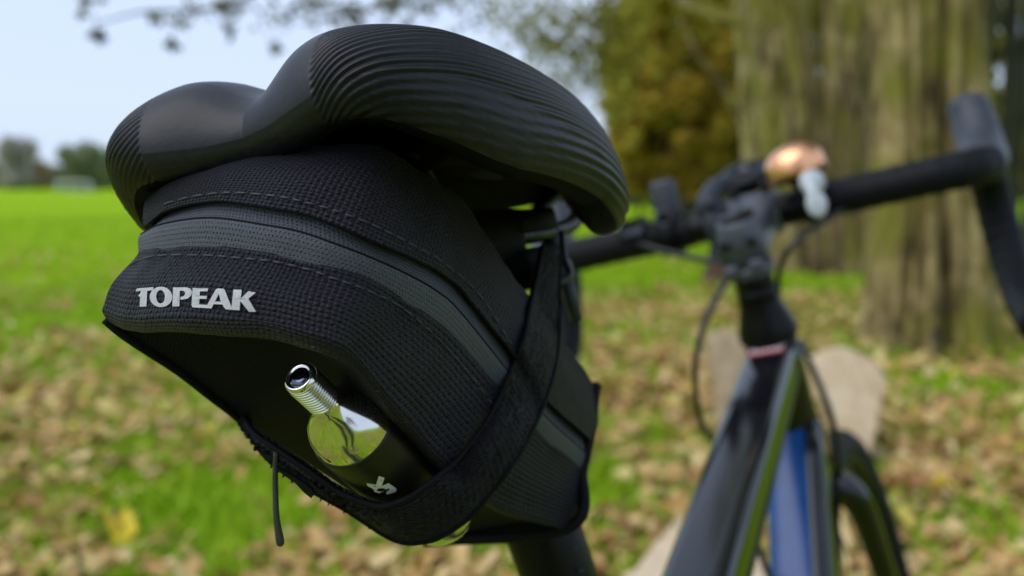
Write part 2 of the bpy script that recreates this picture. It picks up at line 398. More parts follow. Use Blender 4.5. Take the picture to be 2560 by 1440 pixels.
# fallen leaves
def litter_density(x, y):
    d = .34 + .85*mnoise.noise((x*.7, y*.7, 9.2)) + .75*mnoise.noise((x*1.9, y*1.9, 1.7))
    d += .06 if y < 5 else (.06 - .024*(y-5))
    d += .30*max(0, min(1, (x-.1)/1.0))*(1 if y < 8 else .3)
    d -= .12*max(0, min(1, (-x-y*.05)/1.2))*(1 if y > 1.7 else 0)
    if y < 1.7: d += .25
    return d
def leaf_mesh(P, size):
    n = len(P); k = 9
    ang = np.linspace(0, 2*math.pi, k, endpoint=False); rad = np.array([1, .62, .85, .55, .75, .5, .75, .55, .85])
    th = rng.uniform(0, 2*math.pi, n); V = np.zeros((n, k+1, 3)); rs = rng.uniform(.75, 1.2, (n, k))
    tx, ty = rng.normal(0, .35, n), rng.normal(0, .35, n); cu = rng.normal(.15, .35, n)
    for i in range(k):
        r = size*.5*rad[i]*rs[:, i]; lx = r*np.cos(ang[i])*1.15; ly = r*np.sin(ang[i])*.85
        z = cu*(ly**2)/size*4 + rng.normal(0, .05, n)*size
        V[:, i, 0] = P[:, 0]+lx*np.cos(th)-ly*np.sin(th); V[:, i, 1] = P[:, 1]+lx*np.sin(th)+ly*np.cos(th)
        V[:, i, 2] = P[:, 2]+z+tx*lx+ty*ly
    V[:, k] = P; b = np.arange(n)*(k+1)
    F = np.concatenate([np.stack([b+k, b+i, b+(i+1) % k], 1) for i in range(k)])
    return V.reshape(-1, 3), F, k
P = np.vstack([in_view(27000, 1.7, 8, 1.25), in_view(15000, 6, 26, 1.1), np.stack([rng.uniform(-7, 7, 20000), 1.7-9*rng.uniform(0, 1, 20000)**1.3, np.zeros(20000)], 1)])
dn = np.array([litter_density(p[0], p[1]) for p in P])
P = P[rng.uniform(0, 1, len(P)) < np.clip(dn, .02, 1)]; n = len(P)
P[:, 2] = rng.uniform(.012, .055, n); sz = .030+.105*rng.beta(1.4, 2.6, n)
V, F, k = leaf_mesh(P, sz); va = np.clip(rng.beta(2.2, 2.0, n)*.95 + rng.normal(0, .04, n), 0, 1)
lv = part('fallen_leaves', V, F, 'litter', attr=np.tile(va, k), smooth=False); lv['kind'] = 'stuff'
tag(lv, 'brown and tan fallen leaves scattered over the grass', 'leaves')
# a few bright yellow leaves that can be told apart
for (px, py, s, lab) in [(305, 1335, .13, 'bright yellow fallen leaf in the grass below the bag, near the left edge'),
                         (2360, 1215, .11, 'bright yellow fallen leaf right of the front fork'),
                         (290, 955, .12, 'yellow fallen leaf beside the left corner of the bag'),
                         (235, 1228, .09, 'small yellow fallen leaf left of the hanging cord')]:
    p = gnd(px, py, .05); V, F, k = leaf_mesh(np.array([p]), np.array([s]))
    tag(part('yellow_leaf', V, F, 'yellow', attr=[.5]*len(F), smooth=False, loc=p), lab, 'leaf', 'bright yellow fallen leaves')

# ------------------------------------------------------------------ trees
def trunk(base, pts, radii, seed=0, ns=40, rough=.08, flare=.5, ridge=.05, span=10, grooves=()):
    """trunk following pts with root flare, ridges and lumps"""
    P = cat1(np.asarray(pts, float), span); rr = cat1(np.asarray(radii, float)[:, None], span)[:, 0]
    V = []
    for i, p in enumerate(P):
        hgt = p[2]
        for k in range(ns):
            th = 2*math.pi*k/ns
            d = 1 + rough*mnoise.noise((math.cos(th)*1.3+seed, math.sin(th)*1.3, hgt*.9)) * 2
            d += ridge*mnoise.noise((math.cos(th)*5+seed, math.sin(th)*5, hgt*1.3)) + ridge*.7*mnoise.noise((math.cos(th)*11, math.sin(th)*11+seed, hgt*4.5))
            for ga, gw, gd in grooves:
                dl = (th-math.radians(ga)+.10*math.sin(hgt*1.7+ga)+math.pi) % (2*math.pi)-math.pi; d -= gd*math.exp(-(dl/gw)**2)
            if flare: d += flare*math.exp(-max(hgt, 0)/.16)*(.45+.55*math.cos(th*5+seed)**2)
            V.append(p + np.array([math.cos(th), math.sin(th), 0])*rr[i]*d)
    F = grid_faces(len(P), ns, True); F.append(tuple((len(P)-1)*ns+k for k in range(ns)))
    return np.array(V), F
def limb(p0, p1, r0, r1, bend=.1, n=5, ns=7):
    p0, p1 = np.asarray(p0, float), np.asarray(p1, float); L = np.linalg.norm(p1-p0)
    Q = [p0 + (p1-p0)*t + (rng.normal(0, bend*L*.5, 3) if 0 < t < 1 else 0) for t in np.linspace(0, 1, n)]
    Q = cat1(Q, 4); return tube(Q, np.linspace(r0, r1, len(Q)), ns)
def tree(name, label, base, trunkVF, bmat, crowns, lmat, leaf, limbs=(), group=None, var=(.5, .22)):
    t = root(name, label, 'tree', base, group=group)
    tr = part('trunk', *trunkVF, bmat, t)
    for L in limbs: part('limb', *L, bmat, tr)
    if crowns:
        Pn, sh = [], []
        for (c, r, nn, lumps, dv) in crowns:
            q = blob_points(c, r, nn, lumps); Pn.append(q)
            sh.append(np.clip(rng.normal(var[0]+dv, var[1], nn), 0, 1))
        Pn = np.vstack(Pn); sh = np.concatenate(sh)
        V, F = scatter_leaves(Pn, rng.uniform(.6, 1.3, len(Pn))*leaf)
        part('crown', V, F, lmat, t, attr=np.tile(sh, 2), smooth=False)
    return t

# the big mossy trunk right behind the handlebar
b1 = gnd(2330, 868); b1[2] = 0
tree('old_tree', 'massive mossy tree trunk behind the right handlebar, nearest of the trees', b1,
     trunk(b1, [b1+(0, 0, -.1), b1+(0, 0, .25), b1+(-.03, 0, .8), b1+(-.07, .05, 1.6), b1+(-.1, .1, 2.6), b1+(-.1, .1, 4.2)], [.345, .325, .30, .305, .335, .33], 3.3, ns=120, rough=.09, flare=.26, ridge=.15, span=22, grooves=[(264, .10, .42), (284, .07, .22), (240, .08, .30), (305, .1, .38), (222, .07, .28)]), 'bark1',
     [(b1+(.9, -.8, 6.6), (4.2, 5.0, 2.4), 6500, 40, 0)], 'autumn2', .24,  # unseen crown above the frame, added to block sky light from upper right
     limbs=[limb(b1+(-.1, .1, 2.3), b1+(-1.6, .8, 4.4), .14, .05), limb(b1+(0, .1, 2.9), b1+(1.6, .6, 4.8), .13, .05)])
# the pale forked trunk beyond it
b2 = gnd(2010, 668); b2[2] = 0
tree('forked_tree', 'broad pale barked tree with forked stems behind the copper bell', b2,
     join(trunk(b2, [b2+(-.02, 0, -.1), b2+(-.05, 0, .3), b2+(-.15, 0, 1.0), b2+(-.22, 0, 1.8), b2+(-.40, .1, 3.0), b2+(-.7, .2, 5.5)], [.50, .43, .36, .33, .31, .28], 7.7, ns=90, flare=.35, ridge=.16, span=18, grooves=[(255, .09, .26), (290, .12, .34), (232, .08, .2)]),
          trunk(b2, [b2+(.36, -.1, -.1), b2+(.35, -.1, .5), b2+(.34, -.1, 1.2), b2+(.36, -.1, 2.2), b2+(.42, 0, 5.5)], [.40, .33, .28, .26, .24], 1.2, ns=90, flare=.3, ridge=.16, span=18, grooves=[(250, .12, .3), (285, .1, .25)])), 'bark2',
     [(b2+(-.5, -.5, 7.6), (3.6, 3.6, 2.4), 4000, 30, 0)], 'autumn2', .22,
     limbs=[limb(b2+(-.45, .3, 2.6), b2+(-3.4, 1.5, 4.6), .08, .03, .06)])
# brown suckers sprouting against the forked tree
sk_ = b2 + np.array([-.05, -.95, 0])
t = root('sucker_shoots', 'brown upright sucker shoots growing against the forked tree', 'shoots', sk_)
for dx, dx2, hh in [(-.05, -.28, 2.4), (.02, .05, 2.6), (.08, .36, 2.5), (.12, .14, 2.0), (-.12, -.40, 1.7)]:
    part('shoot', *limb(sk_+(dx, 0, 0), sk_+(dx2, .1, hh), .045, .018, .05), 'sucker', t)
for i, (px, py, wpx, dx, lab) in enumerate([(1902, 628, 78, -.35, 'pale trunk beside the rust coloured foliage, leftmost of the pale trunks'), 
                                         (2150, 590, 26, .3, 'thin pale trunk behind the right stem of the forked tree')]):
    b = gnd(px, py); b[2] = 0; r = wpx/2/FPX*b[1]
    tree('pale_tree', lab, b, trunk(b, [b+(0, 0, -.1), b+(dx*.15, 0, 1), b+(dx*.5, 0, 2.4), b+(dx, 0, 4.5), b+(dx*1.6, 0, 8)], [r*1.25, r, r*.95, r*.9, r*.7], i*3.7+.4, ns=40, flare=.4, ridge=.16, grooves=[(260, .14, .25), (295, .1, .2)]),
         'bark2', [(b+(dx, .5, 8.0), (2.4, 2.4, 1.8), 1800, 16, 0)], 'autumn2', .22,
         limbs=[limb(b+(dx*.45, -.05, 1.7+.25*i), b+(dx+.8*(-1)**i, .1, 3.6), r*.5, r*.15), limb(b+(dx*.3, -.05, 1.2+.2*i), b+(dx-.7*(-1)**i, .1, 2.9), r*.35, r*.1)], group='pale trunks among the old trees')
# dark thin trunks at the far right
for i, (px, py, wpx, dx, lab) in enumerate([(2452, 640, 46, -.10, 'dark slim tree trunk just right of the massive trunk'),
                                         (2520, 610, 34, .15, 'dark slim tree trunk near the right edge, second from the massive trunk'),
                                         (2585, 650, 60, .0, 'dark tree trunk cut by the right edge of the photo'),
                                         (2496, 600, 30, .05, 'thinnest dark trunk between the slim trunks right of the massive trunk'),
                                         (1893, 572, 34, -.25, 'dark slim trunk left of the forked tree beside the rust coloured foliage'),
                                         (2168, 575, 40, .1, 'dark slim trunk in the gap between the forked tree and the massive trunk'),
                                         (2400, 585, 30, .2, 'dark thin trunk glimpsed behind the massive trunk')]):
    b = gnd(px, py); b[2] = 0; r = wpx/2/FPX*b[1]
    tree('slim_tree', lab, b, trunk(b, [b+(0, 0, -.1), b+(dx*.2, 0, 1), b+(dx*.6, 0, 2.5), b+(dx, 0, 5), b+(dx*1.4, 0, 8)], [r*1.2, r, r, r*.9, r*.7], i*2.1, ns=20, flare=.4),
         'bark3', [(b+(dx, 0, 7.6), (2.6, 2.6, 2.0), 2500, 18, 0)], 'autumn2', .2,
         limbs=[limb(b+(dx*.6, 0, 2.3+.3*i), b+(dx+.9*(-1)**i, .2, 4.2), r*.5, r*.15)], group='dark slim trees at the right')
# the autumn tree in the middle distance
def px_at(px, py, y):
    d = at(px, py, 1.0)-np.array([0, 0, CAM_H]); return np.array([0, 0, CAM_H])+d*(y/d[1])
yA = 17.0
bA = px_at(1715, 520, yA); bA[2] = 0
cr = []
for (px, py, rx, rz, nn, dv, dy) in [(1700, 330, 1.05, .9, 6000, -.02, 0), (1640, 230, .75, .8, 4200, .08, .3), (1780, 210, 1.0, .95, 3600, .02, -.3), (1700, 90, 1.05, .95, 2600, .14, .2),
                                     (1840, 90, .9, .9, 2000, .16, 0), (1590, 100, .5, .7, 1200, .26, .5), (1545, 230, .35, .8, 420, .2, .4), (1530, 400, .3, .5, 400, .1, .4), (1560, 330, .4, .6, 700, .05, .3), (1760, 440, .95, .5, 4500, -.12, .2), (1640, 430, .65, .5, 3000, .0, .6), (1850, 330, .8, .95, 4500, .1, -.2), (1720, -80, 1.5, 1.0, 1800, .2, 0)]:
    cr.append((px_at(px, py, yA+dy), (rx, .9, rz), nn, 18, dv))
tree('autumn_tree', 'olive and rust coloured leafy tree between the saddle and the forked trunk', bA,
     trunk(bA, [bA+(0, 0, -.1), bA+(.05, 0, 1), bA+(-.05, 0, 2.2), bA+(.1, 0, 4)], [.2, .16, .13, .08], 5.1, ns=18), 'bark3', cr, 'autumn', .15,
     limbs=[limb(bA+(0, 0, .9), px_at(1600, 300, yA), .06, .02), limb(bA+(0, 0, 1.4), px_at(1830, 150, yA), .06, .02), limb(bA+(0, 0, 2.0), px_at(1600, 120, yA), .05, .015)], var=(.45, .2))
yB = 25.0; bB = px_at(1760, 505, yB); bB[2] = 0
cr = [(px_at(px, py, yB+dy), (rx, 1.2, rz), nn, 20, dv) for (px, py, rx, rz, nn, dv, dy) in [(1620, 120, 1.3, 1.5, 3200, .2, 0), (1740, 60, 1.6, 1.6, 5000, .25, .3), (1860, 150, 1.4, 1.6, 4500, .1, 0), (1640, 330, 1.1, 1.2, 3200, .05, .4),
      (1800, 350, 1.5, 1.3, 5000, 0, 0), (1700, 450, 1.6, .6, 3500, .1, 0), (1880, 420, 1.0, .8, 2500, .1, 0), (1580, 30, .9, 1.2, 1200, .3, 0), (1560, 210, .6, 1.2, 700, .2, 0), (1555, 420, .5, .7, 700, .1, 0), (1980, 260, 1.5, 1.8, 4500, .1, 0), (2150, 300, 1.5, 1.8, 4000, .1, 0), (2080, 60, 1.4, 1.5, 4500, .1, 0), (2220, 40, 1.4, 1.5, 3500, .1, 0), (2480, 90, 1.3, 1.3, 1500, 0, 0), (2500, 300, 1.6, 1.6, 3000, 0, .5)]]
tree('olive_tree', 'tall yellow green tree rising behind the rust coloured one', bB,
     trunk(bB, [bB+(0, 0, -.1), bB+(.05, 0, 1.2), bB+(0, 0, 3), bB+(.1, 0, 6)], [.26, .22, .18, .1], 2.2, ns=18), 'bark3', cr, 'autumn2', .21,
     limbs=[limb(bB+(0, 0, 1.5), px_at(1620, 200, yB), .08, .02), limb(bB+(0, 0, 2.0), px_at(1880, 100, yB), .08, .02), limb(bB+(0, 0, 1.2), px_at(1980, 250, yB), .07, .02)], var=(.55, .22))
# low green shrub line at the field edge behind the saddle
bS = px_at(1600, 500, 24.0); bS[2] = 0
cr = [(px_at(px, py, 24.0), (.9, .8, .35), 700, 10, .1) for px, py in [(1560, 485), (1620, 490), (1680, 488), (1750, 492), (1820, 490)]]
tree('hedge_shrub', 'low green shrub under the autumn tree', bS, limb(bS, bS+(0, 0, .5), .05, .03), 'bark3', cr, 'fargreen', .13)
# sparse overhanging boughs against the sky; they hang from a tree out of frame above
def bough(label, pts, y, r0, sprays, lmat='twigleaf', leaf=.075, grp='boughs overhanging the saddle'):
    Pw = [px_at(px, py, y) for px, py in pts]
    t = root('overhanging_bough', label, 'branch', Pw[0], group=grp)
    Q = cat1(Pw, 6); stem = part('stem', *tube(Q, np.linspace(r0, r0*.25, len(Q)), 7), 'bark3', t)
    Pn = []; 
    for (px, py, spread, nn) in sprays:
        c = px_at(px, py, y); q = rng.normal(size=(nn, 3))*np.array([spread, spread*.8, spread*.75])/FPX*y
        q[:, 2] -= np.abs(q[:, 2])*.2
        near = Q[np.argmin(np.linalg.norm(Q-c, axis=1))]
        part('twig', *limb(near, c, r0*.25, r0*.08, .08, 4, 5), 'bark3', t)
        Pn.append(c+q)
    Pn = np.vstack(Pn); V, F = scatter_leaves(Pn, rng.uniform(.6, 1.3, len(Pn))*leaf)
    part('foliage', V, F, lmat, t, attr=np.tile(np.clip(rng.normal(.5, .25, len(Pn)), 0, 1), 2), smooth=False)
bough('thin bough with a few dark leaves over the left of the saddle', [(900, -260), (700, -60), (540, 20), (360, 30), (240, 60)], 5.2, .016,
      [(248, 92, 9, 16), (225, 10, 16, 10), (430, 112, 7, 9), (395, 40, 11, 7), (565, 30, 22, 26), (450, 55, 14, 8), (570, 75, 10, 8), (690, 125, 8, 7), (640, 20, 26, 10), (480, 8, 20, 8)])
bough('leafy bough crossing the sky above the saddle', [(1500, -320), (1250, -120), (1050, -10), (900, 30), (760, 60)], 7.0, .02,
      [(790, 15, 26, 34), (880, 35, 24, 34), (880, 60, 16, 16), (1010, 20, 34, 50), (1090, 5, 26, 36), (700, 45, 20, 14), (960, 10, 26, 24), (1180, 10, 30, 40), (820, 5, 40, 26)])
bough('dense bough of thinning leaves right of the saddle top', [(1750, -320), (1600, -80), (1460, 40), (1380, 130), (1330, 190)], 9.5, .03,
      [(1290, 40, 40, 90), (1370, 30, 50, 180), (1450, 50, 50, 260), (1340, 110, 34, 110), (1400, 140, 44, 190), (1480, 140, 45, 280), (1530, 70, 36, 260), (1500, 210, 36, 130), (1430, 205, 24, 60), (1550, 160, 28, 120), (1540, 270, 24, 90), (1250, 15, 36, 50), (1330, 65, 40, 60), (1560, 20, 40, 150)], 'autumn2', .075)
# far trees along the field edge, at the left
def far_tree(name, px, top, wpx, y, lmat, lab, nn, lumps=16, grp='far trees at the field edge'):
    b = px_at(px, 455, y); b[2] = 0; ht = (455-top)/FPX*y; rx = wpx/2/FPX*y
    tree(name, lab, b, trunk(b, [b+(0, 0, -.2), b+(0, 0, ht*.3), b+(0, 0, ht*.8)], [rx*.10, rx*.07, rx*.03], px*.01, ns=12, flare=.3), 'bark2',
         [(b+(0, 0, ht*.58), (rx*1.25, rx, ht*.50), nn, lumps, 0), (b+(0, 0, ht*.25), (rx*1.1, rx*.8, ht*.28), nn//2, lumps, 0)], lmat, ht*.075, group=grp,
         limbs=[limb(b+(0, 0, ht*.3), b+(s*rx*.6, 0, ht*.7), rx*.04, rx*.01) for s in (-1, 1)])
far_tree('far_tree', 45, 312, 82, 110, 'fargrey', 'tall pale thinning tree at the far left of the field edge', 3000)
far_tree('far_tree', 208, 338, 110, 105, 'fargreen', 'rounded green tree behind the football goal', 6000)
far_tree('far_tree', 95, 385, 60, 120, 'farbrown', 'small brown tree between the pale tree and the green tree', 3000)
far_tree('far_tree', -40, 380, 90, 115, 'farbrown', 'brown tree cut by the left edge of the photo', 3000)
far_tree('far_tree', 162, 378, 60, 112, 'fargreen', 'lower green tree left of the rounded green one', 3500)
far_tree('far_tree', 290, 350, 120, 118, 'fargreen', 'green tree mostly hidden by the left of the saddle', 4500)
far_tree('far_tree', 15, 400, 60, 125, 'farbrown', 'low brown tree below the tall pale tree', 2500)
for i, px in enumerate([1690, 1900, 2150, 2350, 2520]):
    far_tree('wood_tree', px, [250, 215, 230, 180, 240][i], 330, 42+3*i, 'autumn2', ['olive tree far behind the rust coloured one', 'olive tree far behind the forked trunk', 'olive tree far behind the copper bell', 'olive tree far behind the massive trunk', 'olive tree far behind the slim dark trunks'][i], 7000, 40, 'wood behind the trunks')
bh = px_at(140, 455, 128.0); bh[2] = 0
tree('field_hedge', 'low brown green hedge along the far edge of the field', bh, limb(bh, bh+(0, 0, 1.2), .08, .04), 'bark2', [(px_at(px, 443, 128.0+random.uniform(-2, 2)), (2.2, 1.2, 1.6), 900, 10, random.uniform(-.2, .2)) for px in range(-90, 420, 34)], 'farbrown', .5)
# football goal
yG = 88.0
gl, grt = px_at(142, 464, yG), px_at(224, 464, yG); gl[2] = grt[2] = 0
hgt = 26/FPX*yG; back = np.array([0, 1.2, 0]); t = root('football_goal', 'small white football goal far off on the grass field', 'goal', (gl+grt)/2)
for p in (gl, grt):
    part('post', *tube([p, p+(0, 0, hgt)], .06, 8), 'goalwhite', t)
    part('back_stay', *tube([p+(0, 0, hgt), p+back], .04, 6), 'goalwhite', t)
part('crossbar', *tube([gl+(0, 0, hgt), grt+(0, 0, hgt)], .06, 8), 'goalwhite', t)
part('ground_bar', *tube([gl+back+(0, 0, .06), grt+back+(0, 0, .06)], .05, 6), 'goalwhite', t)
nv = []
for i in range(13):
    q = gl+(grt-gl)*i/12; nv.append(tube([q+(0, 0, hgt), q+back], .012, 4))
for i in range(1, 6):
    q0 = gl+(0, 0, hgt)+(back-(0, 0, hgt))*i/6; nv.append(tube([q0, q0+(grt-gl)], .012, 4))
part('net', *join(*nv), 'net', t)
# stump behind the head tube
bs = gnd(1812, 712); bs[2] = 0
t = root('tree_stump', 'dark reddish rotten stump behind the head tube', 'stump', bs)
part('wood', *trunk(bs, [bs+(0, 0, -.05), bs+(0, 0, .12), bs+(.02, 0, .26), bs+(.03, 0, .3)], [.2, .17, .15, .09], 4.4, ns=26, rough=.15, flare=.3), 'rot', t)
# sawn wooden slabs in the leaf litter
def slab(name, label, poly, thick, dirv, mat, up_n):
    """polygon outline (world points, planar) given thickness along dirv with rounded rim"""
    poly = cat1(np.vstack([poly, poly[:1]]), 5)[:-1]; n = len(poly); poly = poly+np.array([[.008*mnoise.noise((p[0]*19, p[1]*19, p[2]*19)), 0, .008*mnoise.noise((p[2]*23, p[0]*23, 3))] for p in poly]); d = np.asarray(dirv)*thick; c = poly.mean(0)
    rings = [(0, .90), (.0, .955), (.12, .99), (.5, 1.0), (.88, .99), (1, .955), (1, .90)]
    V = np.vstack([c+(poly-c)*s+d*tt for tt, s in rings]+[[c, c+d]])
    F = grid_faces(len(rings), n, True); e = len(rings)*n
    F += [(e, (k+1) % n, k) for k in range(n)] + [(e+1, (len(rings)-1)*n+k, (len(rings)-1)*n+(k+1) % n) for k in range(n)]
    t = root(name, label, 'wood slab', [c[0], c[1], 0]); part('sawn_face', V, F, mat, t); return t
def up_slab(px0, px1, top, pts, ybase, lean, name, label, mat, thick=.07):
    d0 = gnd((px0+px1)/2, ybase)[1]
    P = []
    for px, py in pts:
        y = d0 + lean*(ybase-py)/320.0; P.append(px_at(px, py, y))
    return slab(name, label, np.array(P), thick, [0, 1, 0.02], mat, None)
s = up_slab(2040, 2210, 880, [(2030, 935), (2050, 893), (2110, 876), (2170, 892), (2212, 940), (2206, 1000), (2190, 1080), (2172, 1170), (2160, 1212), (2112, 1208), (2096, 1140), (2080, 1050), (2050, 990)], 1208, .25, 'timber_slab', 'pale sawn timber slab with rounded top standing right of the head tube', 'sawn')
bb_ = [px_at(px, py, gnd(2150, 1200)[1]+.12) for px, py in [(2170, 1110), (2205, 1105), (2218, 1160), (2200, 1215), (2160, 1220)]]
part('bark_end', *join(tube([bb_[0], (bb_[1]+bb_[3])/2, bb_[3]], [.02, .045, .03], 8)), 'sawn2', s)
up_slab(1770, 1880, 830, [(1772, 860), (1800, 832), (1850, 835), (1890, 870), (1900, 960), (1880, 1080), (1845, 1140), (1805, 1110), (1793, 1000), (1780, 920)], 1130, .2, 'weathered_slab', 'pinkish weathered timber slab left of the head tube behind the cables', 'sawn2')
P = [gnd(px, py, .10) for px, py in [(1500, 1500), (1600, 1395), (1690, 1296), (1760, 1285), (1850, 1320), (1905, 1380), (1930, 1500), (1935, 1640), (1650, 1680), (1420, 1640)]]
slab('flat_slab', 'tan timber slab lying flat on the ground beneath the top tube', np.array(P), .1, [0, 0, -1], 'sawn', None)

# ================================================================== BICYCLE
bike = root('bicycle', 'black and blue drop bar bicycle leaning to the left on leafy grass', 'bicycle', bk((.37, 0, -.975)), BR)
def bpart(name, VF, mat, parent=None, **k):
    return part(name, bk(VF[0]), VF[1], mat, parent or bike, **k)
# ---- saddle
RIM = np.array([(-.006, 0, -.012), (-.009, .012, -.0115), (-.0135, .028, -.0095), (-.013, .042, -.007), (-.004, .055, -.0085), (.012, .0655, -.0125), (.035, .072, -.0195), (.062, .0755, -.0295),
                (.09, .0755, -.042), (.115, .068, -.048), (.14, .053, -.044), (.165, .038, -.036), (.2, .027, -.03), (.24, .023, -.028), (.262, .016, -.028), (.27, 0, -.028)])
def saddle_top(x, y):
    zb = np.interp(x, [-.02, .005, .02, .06, .10, .15, .2, .27], [.0120, .0140, .0132, .0080, .004, .002, .001, -.003])
    ch = np.interp(x, [-.02, .15, .2, .24], [.0105, .009, .004, 0])
    return zb - ch*np.exp(-(y/.0135)**2)
def saddle_mesh():
    half = cat1(RIM, 26); ctr = np.vstack([half[::-1]*[1, -1, 1], half[1:]]) if False else half
    cols = []
    for sgn in (-1, 1):
        pts = half if sgn == 1 else half[::-1][:-1]
        for r in (pts if sgn == 1 else pts): cols.append((r[0], r[1]*sgn, r[2]))
    cols = np.array(cols[:-1])                                # nose .. rear .. nose
    nc = len(cols)
    tang = np.roll(cols, -1, 0)-np.roll(cols, 1, 0)
    outn = np.stack([tang[:, 1], -tang[:, 0]], 1); outn /= np.linalg.norm(outn, axis=1)[:, None]
    c0 = np.array([.08, 0]); flip = np.sign(((cols[:, :2]-c0)*outn).sum(1)); outn *= flip[:, None]
    sp = np.stack([np.minimum(.040+.022*np.log1p(np.exp((cols[:, 0]-.045)/.022)), .235), np.zeros(nc)], 1)
    rows = []
    ts = np.concatenate([np.linspace(0, .38, 12, endpoint=False), np.linspace(.38, 1, 120)])
    for t in ts:
        rho = 1-(1-t)**2
        p = sp+(cols[:, :2]-sp)*rho
        h = (1-rho**4)**.5
        z = cols[:, 2]+(saddle_top(p[:, 0], p[:, 1])-cols[:, 2])*h
        rows.append(np.column_stack([p, z]))
    k = np.interp(np.abs(cols[:, 1]), [0, .03, .07], [.75, .8, 1.15])[:, None]; kz = np.interp(np.abs(cols[:, 1]), [0, .03, .05, .068], [.75, .8, 1.2, 1.9])*np.interp(cols[:, 0], [.03, .08], [1, .5])
    lip = cat1([(0, 0, 0), (-.0012, -.0045, 0), (-.0045, -.009, 0), (-.0095, -.0105, 0), (-.014, -.008, 0), (-.0155, -.001, 0), (-.017, .008, 0)], 7)[1:]
    for a, zz, _ in lip: rows.append(np.column_stack([cols[:, :2]+outn*a*k, cols[:, 2]+zz*kz]))
    last = rows[-1]
    for f in (.66, .33, 0.02):
        p = sp+(last[:, :2]-sp)*f; rows.append(np.column_stack([p, np.minimum(saddle_top(p[:, 0], p[:, 1])-.017, .0)]))
    B = np.array(rows)
    nn = normals_of(B); mid = B[60] - np.array([.08, 0, -.05]); sg = np.sign((nn[60]*mid).sum(1).mean()); nn *= sg
    seg = np.linalg.norm(np.diff(B, axis=0), axis=2); arc = np.vstack([np.zeros(nc), np.cumsum(seg, 0)])
    i0 = 22; i1 = len(ts)+18
    tau = (arc-arc[i0])/(arc[i1]-arc[i0])
    ay = np.abs(B[..., 1]); x = B[..., 0]
    ss = lambda a, lo, hi: np.clip((a-lo)/(hi-lo), 0, 1)
    fan = np.exp(-np.clip(ay-.030, 0, 1)/.018)*(1-ss(x, .0, .07))*np.where(B[..., 1] < 0, -.42, .42)
    ph = 19.0*(tau + fan)
    wave = np.cos(2*math.pi*ph); wave = np.sign(wave)*np.abs(wave)**.8
    ss = lambda a, lo, hi: np.clip((a-lo)/(hi-lo), 0, 1)
    mask = ss(ay, .0305, .0313)*ss(tau, .02, .12)*(1-ss(tau, .88, 1.0))*(1-ss(x, .11, .15))
    B = B + nn*((wave-1)*.5*.00066*mask)[..., None]
    return B.reshape(-1, 3), grid_faces(B.shape[0], nc, True), len(ts)+15, nc
Vs, Fs, rs_, ncs = saddle_mesh()
saddle = bpart('saddle', (Vs[:(rs_+1)*ncs], Fs[:rs_*ncs]), 'saddle')
bpart('underside', (Vs[rs_*ncs:], [tuple(i-rs_*ncs for i in f) for f in Fs[rs_*ncs:]]), 'shell', saddle)  # split from the saddle so its shade is painted as darker colour
saddle['label'] = 'black ribbed saddle with a central dip'
for s in (-1, 1):
    Q = cat1([(.03, s*.032, -.022), (.055, s*.026, -.040), (.085, s*.022, -.050), (.165, s*.022, -.050), (.21, s*.014, -.040), (.245, s*.006, -.026)], 6)
    bpart('rail', tube(Q, .0036, 10), 'alu', saddle)
    bpart('wing_plate', box((.052, s*.030, -.024), np.eye(3), (.022, .012, .005), .4), 'shell', saddle)
bpart('shell', lathe([(0, .001), (.004, .02), (.006, .034), (.012, .036), (.014, .02), (.016, .001)], (.06, 0, -.030), (0, 0, 1), 28), 'shell', saddle)
# ---- seat post and clamp
def post_pt(z): return np.array([.131+(-.186-z)*.25, 0, z])
bpart('seatpost', tube([post_pt(-.078), post_pt(-.2), post_pt(-.27)], .0155, 28), 'alu')
bpart('seat_tube', tube([post_pt(-.262), post_pt(-.4), post_pt(-.69)], [.0185, .0175, .019], 24), 'frame')
bpart('seat_collar', tube([post_pt(-.255), post_pt(-.268)], .0198, 28), 'alu')
cl = bpart('seat_clamp', join(box((.125, 0, -.064), np.eye(3), (.024, .028, .008), .35), box((.125, 0, -.046), np.eye(3), (.02, .028, .005), .35), lathe([(-.022, .017), (0, .017), (.004, .012)], post_pt(-.074), (-.24, 0, 1), 20)), 'edge')
for (a, b_, r) in [((.147, -.022, -.048), (.150, -.022, -.064), .0045), ((.150, -.026, -.068), (.150, -.008, -.068), .0055), ((.163, -.018, -.070), (.166, -.018, -.090), .0035)]:
    bpart('bolt', tube([np.array(a), (np.array(a)+b_)/2, np.array(b_)], [r, r*.9, r*.8], 12), 'grey', cl)
bpart('bag_bracket', join(box((.078, 0, -.050), np.eye(3), (.036, .027, .010), .35), box((.06, 0, -.066), np.eye(3), (.022, .020, .010), .35)), 'shell', saddle)
# post markings
for (px, py, l, wd) in [(1362, 1415, 22, 4), (1392, 1392, 26, 10), (1435, 1372, 10, 12), (1450, 1428, 14, 10)]:
    p = at(px, py, .386); q = at(px+l*.35, py+l if wd < 6 else py-2, .386)
    part('marking', *box((p+q)/2, np.eye(3), (max(abs(q[0]-p[0])/2, .0004)+.0006, .0006, max(abs(q[2]-p[2])/2, .0006)), .2), 'grey', bike)
